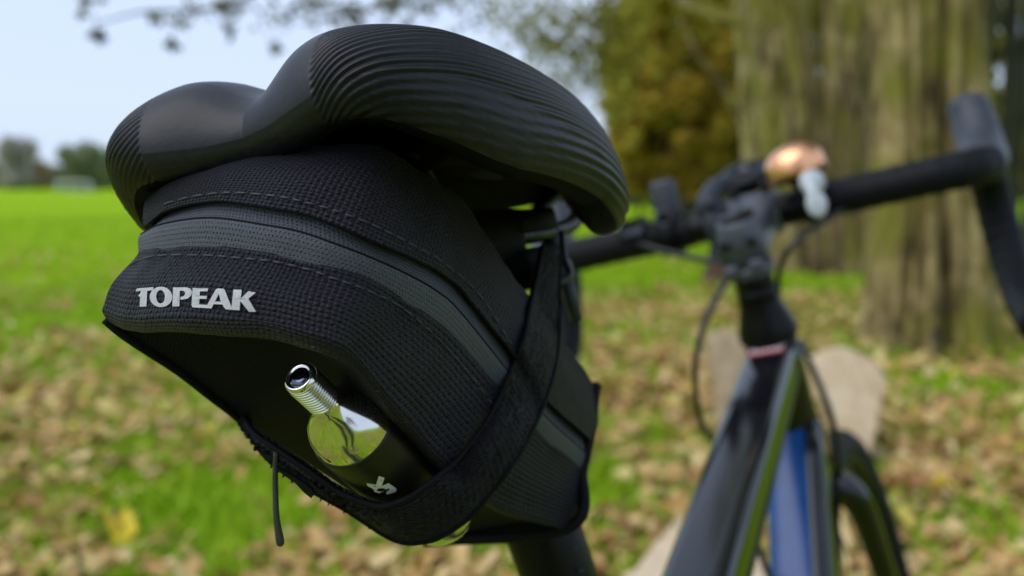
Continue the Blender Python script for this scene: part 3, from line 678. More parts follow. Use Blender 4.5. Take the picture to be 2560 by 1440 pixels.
# ---- frame
def hd(s): return np.array([.630, 0, -.075])+np.array([.29, 0, -.957])*s      # along the steering axis
def profile_tube(a, b_, wdt, hgt, n=10, bev=.32, keys=None, side=np.array([0, 1.0, 0])):
    """rounded-box section tube from a to b_"""
    a, b_ = np.asarray(a, float), np.asarray(b_, float); d = (b_-a)/np.linalg.norm(b_-a); upv = np.cross(d, side)
    if upv[2] < 0: upv = -upv
    V = []; sec = []
    for cx, cy, a0 in ((1, 1, 0), (-1, 1, 90), (-1, -1, 180), (1, -1, 270)):
        for th in np.linspace(0, 90, 6): sec.append((cx*(1-bev)+bev*math.cos(math.radians(a0+th)), cy*(1-bev)+bev*math.sin(math.radians(a0+th))))
    for i in range(n):
        t = i/(n-1); p = a+(b_-a)*t
        ww = np.interp(t, *keys[0])*wdt if keys else wdt; hh = np.interp(t, *keys[1])*hgt if keys else hgt
        for sx_, sy_ in sec: V.append(p+side*sx_*ww/2+upv*sy_*hh/2)
    m = len(sec); F = grid_faces(n, m, True); F += [tuple(range(m))[::-1], tuple((n-1)*m+k for k in range(m))]
    return np.array(V), F, sec, m
Vt, Ft, _, _ = profile_tube((.662, 0, -.187), (.168, 0, -.300), .044, .038, 14, .5)
tt = bpart('top_tube', (Vt, Ft), 'frame')
ttd = np.array([.662-.168, 0, .113]); ttd /= np.linalg.norm(ttd); ttu = np.array([-ttd[2], 0, ttd[0]])
def on_tt(s, y, up): return np.array([.662, 0, -.187])-ttd*s+np.array([0, y, 0])+ttu*up
bpart('edge_stripe', tube([on_tt(.01, -.0205, -.006), on_tt(.25, -.0212, -.006), on_tt(.5, -.0205, -.006)], .0022, 8), 'olive', tt)
bpart('decal', box(on_tt(.013, 0, .0185), [ttd, [0, 1, 0], ttu], (.010, .015, .0009), .2), 'decal', tt)
bpart('decal', box(on_tt(.030, 0, .0188), [ttd, [0, 1, 0], ttu], (.005, .015, .0009), .2), 'red', tt)
for k in range(7):                                            # the blurred line of small pale letters on the red band
    bpart('lettering', box(on_tt(.030, .012-.004*k, .0199), [ttd, [0, 1, 0], ttu], (.003, .0009, .0004), .1), 'white', tt)
ht0, ht1 = hd(.092), hd(.245)
bpart('head_tube', tube([hd(.095), hd(.12), hd(.17), hd(.22), hd(.25)], [.0235, .0235, .022, .0255, .027], 28), 'frame')
bpart('headset_cover', lathe([(-.030, .018), (-.022, .0185), (-.012, .022), (-.002, .0252), (.006, .0268), (.010, .0255)], hd(.085), (.29, 0, -.957), 30), 'alu')
for k in range(3): bpart('spacer', lathe([(0, .016), (.0005, .0172), (.0125, .0172), (.013, .016)], hd(.018+.0134*k), (.29, 0, -.957), 28), 'alu')
Vd, Fd, sec, m_ = profile_tube((.688, 0, -.262), (.262, 0, -.700), .052, .050, 16, .55)
top_f = [f for f in Fd if len(f) == 4 and all(sec[i % m_][0] > -.55 and sec[i % m_][1] > -.60 for i in f)]
bot_f = [f for f in Fd if f not in set(top_f)]
dt_ = bpart('down_tube', (Vd, bot_f), 'frame'); bpart('blue_panel', (Vd, top_f), 'blue', dt_)
bpart('bottom_bracket', lathe([(-.036, .005), (-.036, .023), (.036, .023), (.036, .005)], (.262, 0, -.70), (0, 1, 0), 24), 'frame')
for s in (-1, 1):
    bpart('chain_stay', tube(cat1([(.25, s*.028, -.70), (.10, s*.045, -.68), (-.14, s*.065, -.645)], 5), .010, 10), 'frame')
    bpart('seat_stay', tube(cat1([(.165, s*.014, -.33), (.10, s*.035, -.40), (-.14, s*.065, -.635)], 5), .007, 10), 'frame')
    bpart('fork_leg', tube(cat1([(.705, s*.018, -.318), (.716, s*.034, -.335), (.735, s*.040, -.385), (.79, s*.044, -.52), (.845, s*.050, -.645)], 6), np.concatenate([np.linspace(.016, .0125, 12), np.linspace(.012, .008, 13)]), 12), 'frame')
bpart('fork_crown', tube([hd(.25), hd(.266)], [.027, .021], 20), 'frame')
def wheel(c, name):
    wt = bpart(name, lathe([(-.010, .306), (-.012, .312), (.012, .312), (.010, .306), (0, .300), (-.010, .306)], c, (0, 1, 0), 72), 'alu')
    th = np.linspace(0, 2*math.pi, 13)
    bpart('tyre', lathe([(-.0185*math.cos(a), .323+.0185*math.sin(a)) for a in th], c, (0, 1, 0), 80), 'rubber', wt)
    bpart('hub', lathe([(-.05, .008), (-.03, .024), (.03, .024), (.05, .008)], c, (0, 1, 0), 20), 'alu', wt)
    for k in range(24):
        a = 2*math.pi*k/24; s = (-1)**k
        bpart('spoke', tube([np.array(c)+[.02*math.cos(a+.8*s), s*.03, .02*math.sin(a+.8*s)], np.array(c)+[.303*math.cos(a), 0, .303*math.sin(a)]], .001, 4), 'alu', wt)
wheel((.845, 0, -.645), 'front_wheel'); wheel((-.14, 0, -.64), 'rear_wheel')
# ---- stem, handlebar, hoods
BAR = np.array([.717, 0, -.057])
st = bpart('stem', join((profile_tube(hd(.004)+[-.012, 0, -.004], BAR+[-.004, 0, 0], .040, .034, 8, .42, keys=(([0, .5, 1], [1, .92, 1.05]), ([0, 1], [1, 1.1])))[0:2]), lathe([(-.004, .006), (-.004, .016), (0, .019), (.036, .019), (.038, .016)], hd(-.016), (.29, 0, -.957), 28),
                        tube([BAR+[0, -.024, 0], BAR+[0, -.022, 0], BAR+[0, .022, 0], BAR+[0, .024, 0]], [.018, .0215, .0215, .018], 22)), 'stem')
bpart('top_cap', lathe([(0, .001), (0, .012), (-.003, .0165), (-.0035, .001)], hd(-.019), (.29, 0, -.957), 24), 'alu', st)
for s in (-1, 1):
    bpart('bolt', tube([hd(.004)+[-.018, s*.012, 0], hd(.004)+[-.025, s*.012, 0]], .004, 10), 'alu', st)
    bpart('bolt', tube([BAR+[-.004, s*.015, .020], BAR+[-.010, s*.015, .029]], .0045, 10), 'alu', st)
bpart('clamp_collar', join(lathe([(0, .0175), (.001, .0205), (.010, .0205), (.011, .0175)], hd(.022), (.29, 0, -.957), 28), box(hd(.027)+[-.019, .012, 0], np.eye(3), (.005, .006, .005), .3), box(hd(.025)+[-.019, -.010, 0], np.eye(3), (.005, .006, .005), .3)), 'stem')
bpart('handlebar', tube(BAR+np.array([[0, -.075, 0], [0, -.06, 0], [0, 0, 0], [0, .06, 0], [0, .075, 0]]), [.0145, .0158, .0159, .0158, .0145], 22), 'alu')
for s in (-1, 1):
    wo_ = 0 if s < 0 else .045
    sh_ = np.array([0, wo_, 0])
    Q = cat1([BAR+[0, s*.062, 0], BAR+[0, s*.12, 0], BAR+sh_+[.001, s*.165, 0], BAR+sh_+[.012, s*.188, 0], BAR+sh_+[.038, s*.199, .001], BAR+sh_+[.072, s*.201, -.003], BAR+sh_+[.092, s*.202, -.022], BAR+sh_+[.096, s*.203, -.052], BAR+sh_+[.082, s*.205, -.090],
              BAR+sh_+[.045, s*.208, -.121], BAR+sh_+[-.005, s*.211, -.133], BAR+sh_+[-.06, s*.214, -.137]], 16)
    L_ = np.concatenate([[0], np.cumsum(np.linalg.norm(np.diff(Q, axis=0), axis=1))])
    rr = .0162+.0011*((L_/.017) % 1.0)
    bpart('bar_tape', tube(Q, rr, 20), 'tape')
    Hq = cat1([BAR+sh_+[.030, s*.1985, .002], BAR+sh_+[.062, s*.201, .006], BAR+sh_+[.092, s*.201, .018], BAR+sh_+[.113, s*.2, .042], BAR+sh_+[.120, s*.1985, .062], BAR+sh_+[.121, s*.198, .073]], 6)
    hd_ = bpart('brake_hood', tube(Hq, np.interp(np.linspace(0, 1, len(Hq)), [0, .25, .5, .68, .82, .92, .97, 1], [.0185, .0215, .0212, .0200, .0185, .0140, .0095, .003]), 20), 'hood')
    lq = cat1([BAR+sh_+[.118, s*.199, .030], BAR+sh_+[.138, s*.201, -.01], BAR+sh_+[.136, s*.206, -.06], BAR+sh_+[.118, s*.212, -.105]], 6)
    bpart('brake_lever', tube(lq, np.linspace(.008, .005, len(lq)), 10), 'alu', hd_)
# ---- cables
for pts, r in [([(1560, 590, .98), (1640, 622, .95), (1740, 645, .915), (1820, 660, .885), (1842, 672, .875), (1815, 705, .865), (1775, 775, .86), (1745, 870, .86), (1738, 960, .865), (1752, 1050, .875), (1785, 1105, .90), (1860, 1150, .93)], .0028),
               ([(2110, 520, .885), (2060, 555, .87), (2005, 590, .86), (1962, 640, .86), (1946, 700, .875), (1950, 790, .91)], .0028),
               ([(2000, 850, .925), (2040, 940, .91), (2075, 1030, .905), (2093, 1110, .91), (2100, 1180, .915), (2130, 1240, .93), (2170, 1340, .95)], .0030),
               ([(1850, 1250, .76), (1880, 1330, .78), (1915, 1420, .80), (1945, 1500, .80)], .0028)]:
    part('cable', *tube(cat1([at(*p) for p in pts], 6), r, 8), 'cable', bike)
crank = bpart('crank', join(tube([(.262, -.055, -.70), (.35, -.062, -.845)], [.014, .010], 10), box((.355, -.11, -.85), np.eye(3), (.045, .045, .008), .3)), 'alu')
bpart('chainring', lathe([(0, .05), (0, .095), (.003, .095), (.003, .05)], (.262, -.048, -.70), (0, -1, 0), 40), 'alu', crank)

# ================================================================== THINGS ON THE HANDLEBAR
# bell
bc = at(1988, 418, .88); bax = BR @ np.array([-.05, .12, .99]); bax /= np.linalg.norm(bax)
bell = root('bicycle_bell', 'copper domed bell with pale grey thumb lever on the handlebar', 'bell', bk(BAR+[0, -.052, .017]))
part('dome', *lathe([(-.0085, .0255), (-.0085, .0265), (-.003, .0268), (.006, .0262), (.013, .0228), (.0175, .0165), (.0203, .009), (.0210, .0005)], bc, bax, 36), 'copper', bell)
part('base', *join(lathe([(-.012, .001), (-.0115, .022), (-.0075, .0225), (-.007, .001)], bc, bax, 28), tube([bc-bax*.011, bk(BAR+[0, -.05, .014])], .009, 12)), 'alu', bell)
V, F = lathe([(-.006, .0170), (-.006, .0195), (.006, .0195), (.006, .0170)], bk(BAR+[0, -.050, 0]), BR[:, 1], 26); part('clamp_band', V, F, 'alu', bell)
lv_ = part('lever', *join(tube(cat1([at(2004, 405, .872), at(2012, 435, .860), at(2024, 462, .852), at(2034, 490, .846)], 4), np.linspace(.0035, .0062, 13), 10), lathe([(-.003, .0005), (-.003, .0110), (.003, .0110), (.0035, .0005)], at(2030, 456, .853), (0.1, -1, .3), 22)), 'lever', bell)
pd = at(2042, 510, .843)
a1 = np.array([.22, -.12, -1.0]); a1 /= np.linalg.norm(a1); a2 = np.cross(a1, [0, 1.0, 0]); a2 /= np.linalg.norm(a2); a3 = np.cross(a1, a2)
V = []; 
for i in range(9):
    ph = math.pi*(i/8)
    for k in range(20):
        th = 2*math.pi*k/20; V.append(pd+a1*.0118*math.cos(ph)+(a2*.0092*math.cos(th)+a3*.0030*math.sin(th))*math.sin(ph))
part('thumb_paddle', V, grid_faces(9, 20, True), 'lever', bell)
# computer mount
cmr = root('computer_mount', 'dark grey computer mount clamped to the bar beside the stem', 'mount', bk(BAR+[0, .032, .017]))
V, F = lathe([(-.009, .0165), (-.009, .0225), (.009, .0225), (.009, .0165)], bk(BAR+[0, .036, 0]), BR[:, 1], 28); part('clamp', V, F, 'grey', cmr)
part('arm', *tube(cat1([bk(BAR+[-.010, .040, .012]), bk(BAR+[.002, .042, .024]), bk(BAR+[.022, .034, .036]), bk(BAR+[.045, .018, .040])], 6), np.linspace(.012, .0085, 19), 14), 'grey', cmr)
mc = bk(BAR+[.045, .010, .040]); mn = BR @ np.array([-.42, 0, .9])
pk = part('cradle', *lathe([(-.010, .001), (-.010, .022), (-.006, .0275), (.003, .0280), (.007, .0255), (.008, .016), (.005, .014), (.005, .001)], mc, mn, 32), 'alu', cmr)
th = np.linspace(0, 2*math.pi, 24)
part('ring', *tube([mc+mn/np.linalg.norm(mn)*.009+BR @ np.array([.0, .0, 0])+(BR[:, 1]*math.cos(a)+np.cross(mn, BR[:, 1])*math.sin(a))*.0045 for a in th], .0006, 6), 'silver', pk)
part('bolt', *tube([bk(BAR+[-.018, .036, .020]), bk(BAR+[-.026, .036, .020])], .006, 12), 'grey', cmr)
part('lug', *lathe([(-.008, .003), (-.008, .0085), (.008, .0085), (.008, .003)], bk(BAR+[-.006, .040, -.028]), BR[:, 1], 18), 'grey', cmr)
# light bracket
lb = root('light_bracket', 'dark plastic lamp bracket standing on the bar left of the stem', 'bracket', bk(BAR+[0, .085, .017]))
V, F = lathe([(-.010, .0168), (-.010, .021), (.010, .021), (.010, .0168)], bk(BAR+[0, .085, 0]), BR[:, 1], 26); part('clamp', V, F, 'alu', lb)
part('block', *box(bk(BAR+[.0, .083, .036]), BR.T, (.008, .012, .018), .3), 'hood', lb)
part('knob', *lathe([(0, .003), (.001, .0085), (.008, .0095), (.010, .008), (.009, .0045), (.004, .004)], bk(BAR+[-.012, .083, .016]), -BR[:, 0], 22), 'grey', lb)
part('strap_pad', *box(bk(BAR+[-.012, .118, .013]), [BR[:, 1], BR @ np.array([-.7, 0, .7]), BR @ np.array([.7, 0, .7])], (.012, .0028, .009), .4), 'hood', lb)

# ================================================================== SADDLE BAG
A_ = [(417, 457, .298), (500, 425, .288), (647, 386, .278), (813, 361, .272), (897, 357, .272), (980, 373, .276), (1042, 419, .285), (1100, 461, .295), (1167, 519, .307), (1250, 640, .324), (1320, 743, .343), (1400, 842, .370), (1490, 965, .402)]
B_ = [(372, 565, .292), (430, 527, .281), (547, 507, .267), (688, 527, .257), (772, 544, .2545), (855, 577, .2545), (938, 615, .259), (1020, 647, .268), (1100, 688, .280), (1161, 743, .292), (1283, 902, .318), (1369, 1012, .342), (1470, 1105, .375)]
C_ = [(349, 628, .288), (403, 621, .277), (519, 614, .264), (663, 632, .254), (736, 646, .252), (808, 664, .2515), (900, 690, .2555), (990, 737, .265), (1070, 788, .276), (1130, 840, .287), (1247, 975, .313), (1338, 1073, .336), (1455, 1175, .370)]
E_ = [(262, 790, .285), (325, 811, .272), (450, 806, .256), (580, 814, .247), (680, 826, .2435), (770, 848, .2425), (844, 870, .245), (897, 915, .252), (954, 990, .261), (1010, 1055, .271), (1100, 1156, .290), (1230, 1262, .320), (1420, 1320, .360)]
F_ = [(264, 797, .287), (300, 828, .289), (338, 855, .291), (411, 902, .296), (450, 928, .299), (483, 953, .302), (510, 975, .3045), (537, 996, .307), (575, 1025, .311), (612, 1055, .315)]
rA, rB, rC, rE = [np.array([at(*p) for p in r]) for r in (A_, B_, C_, E_)]
rFh = [at(*p) for p in F_]
LV = BR[:, 1]
FL = {k: r[-1]+LV*.062 for k, r in zip('ABCE', (rA, rB, rC, rE))}
rF = np.array(rFh+[rFh[-1]+(FL['E']-rFh[-1])*f for f in (.33, .66, 1.0)])
bag = root('saddle_bag', 'black woven saddle bag with grey zipper band strapped beneath the saddle', 'bag', at(1330, 1370, .37))
def shell(name, K, mr, mc, mat, off=0.0, thick=.0012, parent=bag, lip=False):
    V, F, uv, sh, B = patch_surface(K, mr, mc)
    nn = normals_of(B); ctr = bk((.07, 0, -.09)); sg = np.sign((nn*(B-ctr)).sum(2).mean()); nn *= sg
    if off is not None and np.any(off): B = B+nn*(np.asarray(off) if np.ndim(off) == 0 else np.interp(np.linspace(0, 1, sh[0]), np.linspace(0, 1, len(off)), off)[:, None, None])
    if name in ('upper_panel', 'lower_panel', 'side_panel'):                      # soft puckers of sewn cloth
        B = B+nn*np.array([[.0011*mnoise.noise(Vector(p)*38)+.0005*mnoise.noise(Vector(p)*120) for p in r] for r in B])[..., None]
    F2 = F if sg > 0 else [f[::-1] for f in F]
    o = part(name, B.reshape(-1, 3), F2, mat, parent, uv=uv)
    if thick:
        md = o.modifiers.new('thickness', 'SOLIDIFY'); md.thickness = thick; md.offset = -1
    return o, B, F2
def lerp(a, b_, t): return a+(b_-a)*t
n_out = lambda P: (P-bk((.08, 0, -.08)))/np.linalg.norm(P-bk((.08, 0, -.08)), axis=-1)[..., None]
A2 = rA+n_out(rA)*[0, 0, 0]
up_in = lerp(rA, np.array([bk(inb(p)*[1, .45, 1]+[0, 0, .004]) for p in rA]), .35)      # the top rolls inward under the saddle
mAB = lerp(rA, rB, .5)+n_out(lerp(rA, rB, .5))*.0035
upper, Bup, Fup = shell('upper_panel', [up_in, rA, lerp(rA, rB, .18)+n_out(rA)*.0016, mAB, lerp(rA, rB, .85)+n_out(rB)*.0014, rB], 8, 14, 'weave', [0, 0, 0, .0004, .0016, .0020])
mBC = lerp(rB, rC, .5)+n_out(lerp(rB, rC, .5))*.0014
zipper, Bz, Fz = shell('zipper_band', [lerp(rB, rC, -.12), lerp(rB, rC, .12), mBC, rC, lerp(rC, rE, .06)], 8, 14, 'zipper', [-.0014, -.0004, .0003, .0004, -.0006])
rE2 = lerp(rE, rF, .07)-n_out(rE)*.004
mCE = lerp(rC, rE, .5)+n_out(lerp(rC, rE, .5))*.0022
lower, Bl, Fl = shell('lower_panel', [rC, lerp(rC, rE, .12), mCE, lerp(rC, rE, .80)+n_out(rE)*.0016, lerp(rC, rE, .95)+n_out(rE)*.0008, lerp(rE, rE2, .5)-BR[:, 2]*.0022, lerp(rE, rF, .16)-n_out(rE)*.006], 8, 14, 'weave', [.0006, .0006, .0004, 0, 0, 0, 0])
# underside, left side, top and front
mid = lerp(rE2, rF, .5)+BR[:, 2]*.016*np.sin(np.linspace(.25, math.pi, 13))[:, None]
q1 = lerp(rE2, rF, .25)+BR[:, 2]*.012*np.sin(np.linspace(.25, math.pi, 13))[:, None]
q3 = lerp(rE2, rF, .78)+BR[:, 2]*.008*np.sin(np.linspace(.25, math.pi, 13))[:, None]
shell('bottom_panel', [rE2, q1, mid, q3, rF], 6, 8, 'inner', 0, .001)
side = []
for k, r in zip('ABC', (rA, rB, rC)): side.append([lerp(r[0], FL[k], f)+LV*.012*math.sin(math.pi*f) for f in np.linspace(0, 1, 7)])
side.append([rF[int(round(f*12))] for f in np.linspace(0, 1, 7)])
shell('side_panel', side, 6, 6, 'weave', 0, .001)
topL = np.array([lerp(rA[0], FL['A'], f)+LV*.010*math.sin(math.pi*f) for f in np.linspace(0, 1, 13)])
shell('top_panel', [up_in-BR[:, 2]*.001, lerp(up_in, topL, .5), topL-BR[:, 2]*.001], 5, 6, 'inner', 0, .001)
fr = [[lerp(r[-1], FL[k], f)+BR[:, 0]*(.006 if k != 'E' else 0)*math.sin(math.pi*f) for f in np.linspace(0, 1, 5)] for k, r in zip('ABCE', (rA, rB, rC, rE))]
shell('front_panel', fr, 6, 6, 'inner', 0, .001)
part('piping', *tube(cat1([rA[-1], lerp(rA[-1], rB[-1], .6), rB[-1], rC[-1], rE[-1], FL['E']], 8), .0022, 10), 'edge', bag)
part('piping', *tube(cat1(list(rF[:10]), 5), .0016, 8), 'edge', bag)
# zipper slit
i_s = int(Bz.shape[0]*.43)
part('slit', *tube(Bz[i_s], .00032, 6), 'edge', zipper)
# stitches: each laid on its panel
def caster(B, F):
    return BVHTree.FromPolygons([Vector(v) for v in B.reshape(-1, 3)], F)
eye = Vector((0, 0, CAM_H))
def hit(bv, px, py, lift):
    d = (Vector(at(px, py, 1.0))-eye).normalized(); h_ = bv.ray_cast(eye, d)
    if h_[0] is None: return None
    return np.array(h_[0]-d*lift)
bvU, bvL = caster(Bup, Fup), caster(Bl, Fl)
def stitches(line, bv, parent, dash=27, gap=9):
    L = cat1(np.array(line, float), 12); s = np.concatenate([[0], np.cumsum(np.linalg.norm(np.diff(L, axis=0), axis=1))])
    x = 0.0
    while x < s[-1]-dash*.5:
        d = dash*random.uniform(.85, 1.12); pts = []
        for f in np.linspace(0, 1, 5):
            q = x+d*f; p = hit(bv, np.interp(q, s, L[:, 0]), np.interp(q, s, L[:, 1])+random.uniform(-.5, .5), .00030*math.sin(math.pi*f)-.00012)
            if p is None: break
            pts.append(p)
        if len(pts) == 5: part('stitch', *tube(pts, [.0002, .00033, .00036, .00033, .0002], 5), 'thread', parent)
        x += d+gap
stitches([(409, 511), (480, 492), (563, 482), (647, 486), (730, 498), (813, 519), (897, 548), (980, 586), (1067, 632), (1100, 651), (1192, 730), (1277, 859)], bvU, upper)
stitches([(324, 664), (353, 648), (403, 639), (483, 638), (555, 641), (627, 648), (681, 654), (772, 674), (844, 700), (900, 719), (1000, 767), (1100, 852), (1180, 945), (1238, 1022)], bvL, lower)
# the maker's name printed on the lower panel
def tri_decal(name, polys, bv, mat, parent, tf, lift):
    V, F, o = [], [], 0
    for j, loops in enumerate(polys):
        fine = []
        for lp in loops:
            lp2 = []
            for i in range(len(lp)):
                a, b_ = np.array(lp[i], float), np.array(lp[(i+1) % len(lp)], float); n_ = max(1, int(np.linalg.norm(b_-a)/45))
                for k in range(n_): lp2.append(a+(b_-a)*k/n_)
            fine.append(lp2)
        vv = [tuple(p) for lp in fine for p in lp]
        tr = tessellate_polygon([[Vector((p[0], p[1], 0)) for p in lp] for lp in fine])
        pts = [hit(bv, *tf(*p), lift+.00002*j) for p in vv]
        if any(p is None for p in pts): continue
        V += pts; F += [tuple(i+o for i in t_) for t_ in tr]; o += len(vv)
    if V: return part(name, V, F, mat, parent, smooth=False)
ell = lambda cx, cy, rx, ry, n_=36, tilt=0: [(cx+rx*math.cos(a)*math.cos(tilt)-ry*math.sin(a)*math.sin(tilt), cy+rx*math.cos(a)*math.sin(tilt)+ry*math.sin(a)*math.cos(tilt)) for a in np.linspace(0, 2*math.pi, n_, endpoint=False)]
LET = {'T': [[(145, 200), (170, 160), (300, 148), (480, 132), (476, 190), (362, 203), (345, 497), (220, 503), (228, 315), (190, 300), (235, 245), (238, 207), (152, 213)]],
       'O': [ell(620, 318, 212, 192), ell(612, 315, 82, 127)],
       'P': [[(848, 140), (1100, 138), (1178, 165), (1207, 220), (1190, 290), (1120, 350), (1000, 372), (982, 352), (990, 318), (1050, 300), (1078, 255), (1062, 215), (1020, 198), (975, 203), (966, 495), (835, 498)]],
       'E': [[(1217, 150), (1505, 155), (1498, 213), (1352, 212), (1347, 292), (1487, 298), (1478, 357), (1345, 352), (1337, 455), (1500, 468), (1500, 530), (1217, 515), (1194, 470)]],
       'A': [[(1490, 470), (1650, 180), (1690, 157), (1805, 165), (1825, 200), (1945, 505), (1955, 562), (1835, 550), (1775, 460), (1612, 452), (1570, 535), (1490, 530)], [(1710, 258), (1745, 405), (1637, 400)]],
       'K': [[(1985, 180), (2140, 185), (2120, 350), (2265, 210), (2405, 235), (2265, 350), (2410, 600), (2275, 598), (2115, 395), (2100, 570), (1953, 562), (1948, 500)]]}
for j, (ch, loops) in enumerate(LET.items()):
    tri_decal('letter', [loops], bvL, 'print', lower, lambda x, y: (320+x/7.529, 700+y/7.53), .00045+.00002*j)
lint = []
for _ in range(46):
    up_ = random.random() < .45; q = hit(bvU if up_ else bvL, random.uniform(430, 1250), random.uniform(370, 760) if up_ else random.uniform(640, 1100), .0004)
    if q is None: continue
    d_ = rng.normal(size=3)*random.uniform(.0001, .00038)*[1, .3, 1]; lint.append(tube([q-d_, q+rng.normal(0, .00012, 3), q+d_], random.uniform(.00003, .00006), 4))
lo_ = part('lint', *join(*lint), 'lint', bag); lo_['kind'] = 'stuff'
# ---- strap round the bag
U_ = [(1358, 610, .362), (1344, 682, .352), (1326, 762, .341), (1308, 853, .330), (1283, 914, .319), (1247, 1000, .305), (1200, 1081, .293), (1145, 1149, .287), (1104, 1184, .284), (1029, 1240, .282), (972, 1263, .283), (935, 1264, .284), (852, 1233, .286), (770, 1176, .289), (690, 1122, .293), (630, 1076, .302), (590, 1000, .325)]
D_ = [(1402, 640, .376), (1399, 700, .370), (1399, 792, .360), (1393, 890, .348), (1369, 985, .333), (1338, 1062, .318), (1290, 1150, .306), (1225, 1235, .302), (1175, 1293, .300), (1110, 1338, .299), (1059, 1355, .299), (985, 1350, .299), (865, 1275, .297), (765, 1218, .297), (668, 1146, .301), (614, 1066, .308), (580, 1000, .330)]
Uw = np.array([at(*p) for p in U_]); Dw = np.array([at(*p) for p in D_])
camp = np.array([0, 0, CAM_H]); tow = (camp-(Uw+Dw)/2); tow /= np.linalg.norm(tow, axis=1)[:, None]
V, F, uv, sh, Bst = patch_surface([Uw, lerp(Uw, Dw, .2)+tow*.0012, lerp(Uw, Dw, .5)+tow*.0018, lerp(Uw, Dw, .8)+tow*.0012, Dw], 14, 26)
hug = [caster(b_, f_) for b_, f_ in ((Bup, Fup), (Bz, Fz), (Bl, Fl))]
ray = Bst-camp; dist = np.linalg.norm(ray, axis=2); ray /= dist[..., None]; want = dist.copy(); want_n = 60
for i in range(sh[0]):                                       # lay the webbing on the bag wherever it passes over it
    for k in range(sh[1]):
        hs_ = [h_[3] for h_ in (bv.ray_cast(eye, Vector(ray[i, k])) for bv in hug) if h_[0] is not None]
        if hs_ and (min(hs_) < want[i, k]+.012): want[i, k] = min(hs_)-.0034
for _ in range(want_n):
    sm = want.copy(); sm[:, 1:-1] = (want[:, :-2]+want[:, 1:-1]*2+want[:, 2:])/4; sm[1:-1] = (sm[:-2]+sm[1:-1]*2+sm[2:])/4; want = sm
uu, vv = uv[:, 0].reshape(sh), uv[:, 1].reshape(sh)          # diagonal rows of woven loops, uneven in height
rowi = np.floor(vv/1.55); pu = (uu+vv*.55+rowi*1.1)/2.5; ci = np.floor(pu)
hsh = np.modf(np.abs(np.sin(ci*12.9898+rowi*78.233)*43758.5453))[0]
loop = np.abs(np.sin(math.pi*pu))**.8*np.abs(np.sin(math.pi*vv/1.55))**.8*(.35+.9*hsh)
Bst = camp+ray*(want-loop*.0012-rng.normal(0, .00008, sh))[..., None]; V = Bst.reshape(-1, 3)
strap = part('strap', V, F, 'strap', bag, uv=uv); strap['label'] = 'fuzzy black loop strap wrapped round the bag'
md = strap.modifiers.new('thickness', 'SOLIDIFY'); md.thickness = .002; md.offset = -1 if (normals_of(Bst)*(camp-Bst)).sum() > 0 else 1
part('strap_edge', *tube(Bst[0, ::5], .0009, 6), 'edge', strap); part('strap_edge', *tube(Bst[-1, ::5], .0008, 6), 'edge', strap)
# tail of the strap, pull cord, buckle ring
tp = np.array([at(*p) for p in [(690, 1168, .283), (735, 1192, .281), (765, 1212, .280), (781, 1226, .280), (778, 1246, .280), (760, 1232, .281), (735, 1205, .282)]])
n_ = len(tp); part('strap_tail', np.vstack([tp, tp+[0, .002, 0]]), [tuple(range(n_)), tuple(range(n_, 2*n_))[::-1]]+[(i, (i+1) % n_, n_+(i+1) % n_, n_+i) for i in range(n_)], 'edge', bag, smooth=False)
part('pull_cord', *tube(cat1([at(690, 1130, .292), at(688, 1200, .292), at(691, 1290, .291), at(698, 1340, .291), at(702, 1366, .291)], 6), np.interp(np.linspace(0, 1, 25), [0, .5, .8, .95, 1], [.0008, .00095, .0013, .0012, .0004]), 8), 'cord', bag)
part('buckle_ring', *tube(cat1([at(*p) for p in [(1404, 580, .392), (1408, 620, .388), (1413, 655, .384), (1424, 680, .381), (1420, 694, .379), (1396, 706, .376), (1376, 714, .374)]], 6), .00135, 10), 'grey', bag)

# ================================================================== GAS CARTRIDGE under the bag
tip = at(745, 940, .258); shd = at(878, 1066, .280); ax = shd-tip; NL = np.linalg.norm(ax); ax /= NL
cart = root('gas_cartridge', 'chrome gas cartridge with threaded neck and black sleeve held under the bag', 'cartridge', shd)
R0 = .0124
prof = [(.0009, .0003), (.0009, .0026), (.0004, .0030), (.0004, .0033), (0, .0036), (.0004, .0043), (.0016, .0046)]
part('neck_end', *lathe(prof, tip, ax, 40), 'chrome', cart)
part('seal', *lathe([(.00085, .0001), (.0006, .0028), (.0012, .0029)], tip-ax*.0003, ax, 32), 'tipdark', cart)
prof = []; z0, z1, turns = .0016, .0128, 10
for i in range(turns*8+1):
    f = i/(turns*8); prof.append((z0+(z1-z0)*f, .00448+.00034*math.cos(2*math.pi*f*turns)))
part('thread', *lathe(prof, tip, ax, 40), 'zinc', cart)
prof = [(.0126, .0043), (.0138, .0043)]
for s_, r in cat1([(.0138, .0045), (.0156, .0050), (.0176, .0063), (.0200, .0084), (.0226, .0104), (.0254, .0117), (.0278, .0122), (NL, R0)], 5)[1:]:
    prof.append((s_, r))                                    # neck flaring into a rounded shoulder
prof += [(NL+.0003, R0+.0001)]
body = part('body', *lathe(prof, tip, ax, 56), 'chrome', cart)
Lb = .100
vsl, fsl = lathe([(NL-.0001, R0-.0002), (NL, R0+.0003), (NL+.0006, R0+.0005), (Lb-.014, R0+.0005), (Lb-.0135, R0+.0002)], tip, ax, 56)
sleeve = part('sleeve', vsl, fsl, 'sleeve', cart)
part('rounded_end', *lathe([(Lb-.016, R0)]+[(Lb-.012+.012*math.sin(a), R0*math.cos(a)**.7+1e-5) for a in np.linspace(0, math.pi/2, 12)], tip, ax, 40), 'chrome', cart)
bvS = BVHTree.FromPolygons([Vector(v) for v in vsl], fsl)
z4 = lambda x, y: (560+x*.375, 860+y*.375)
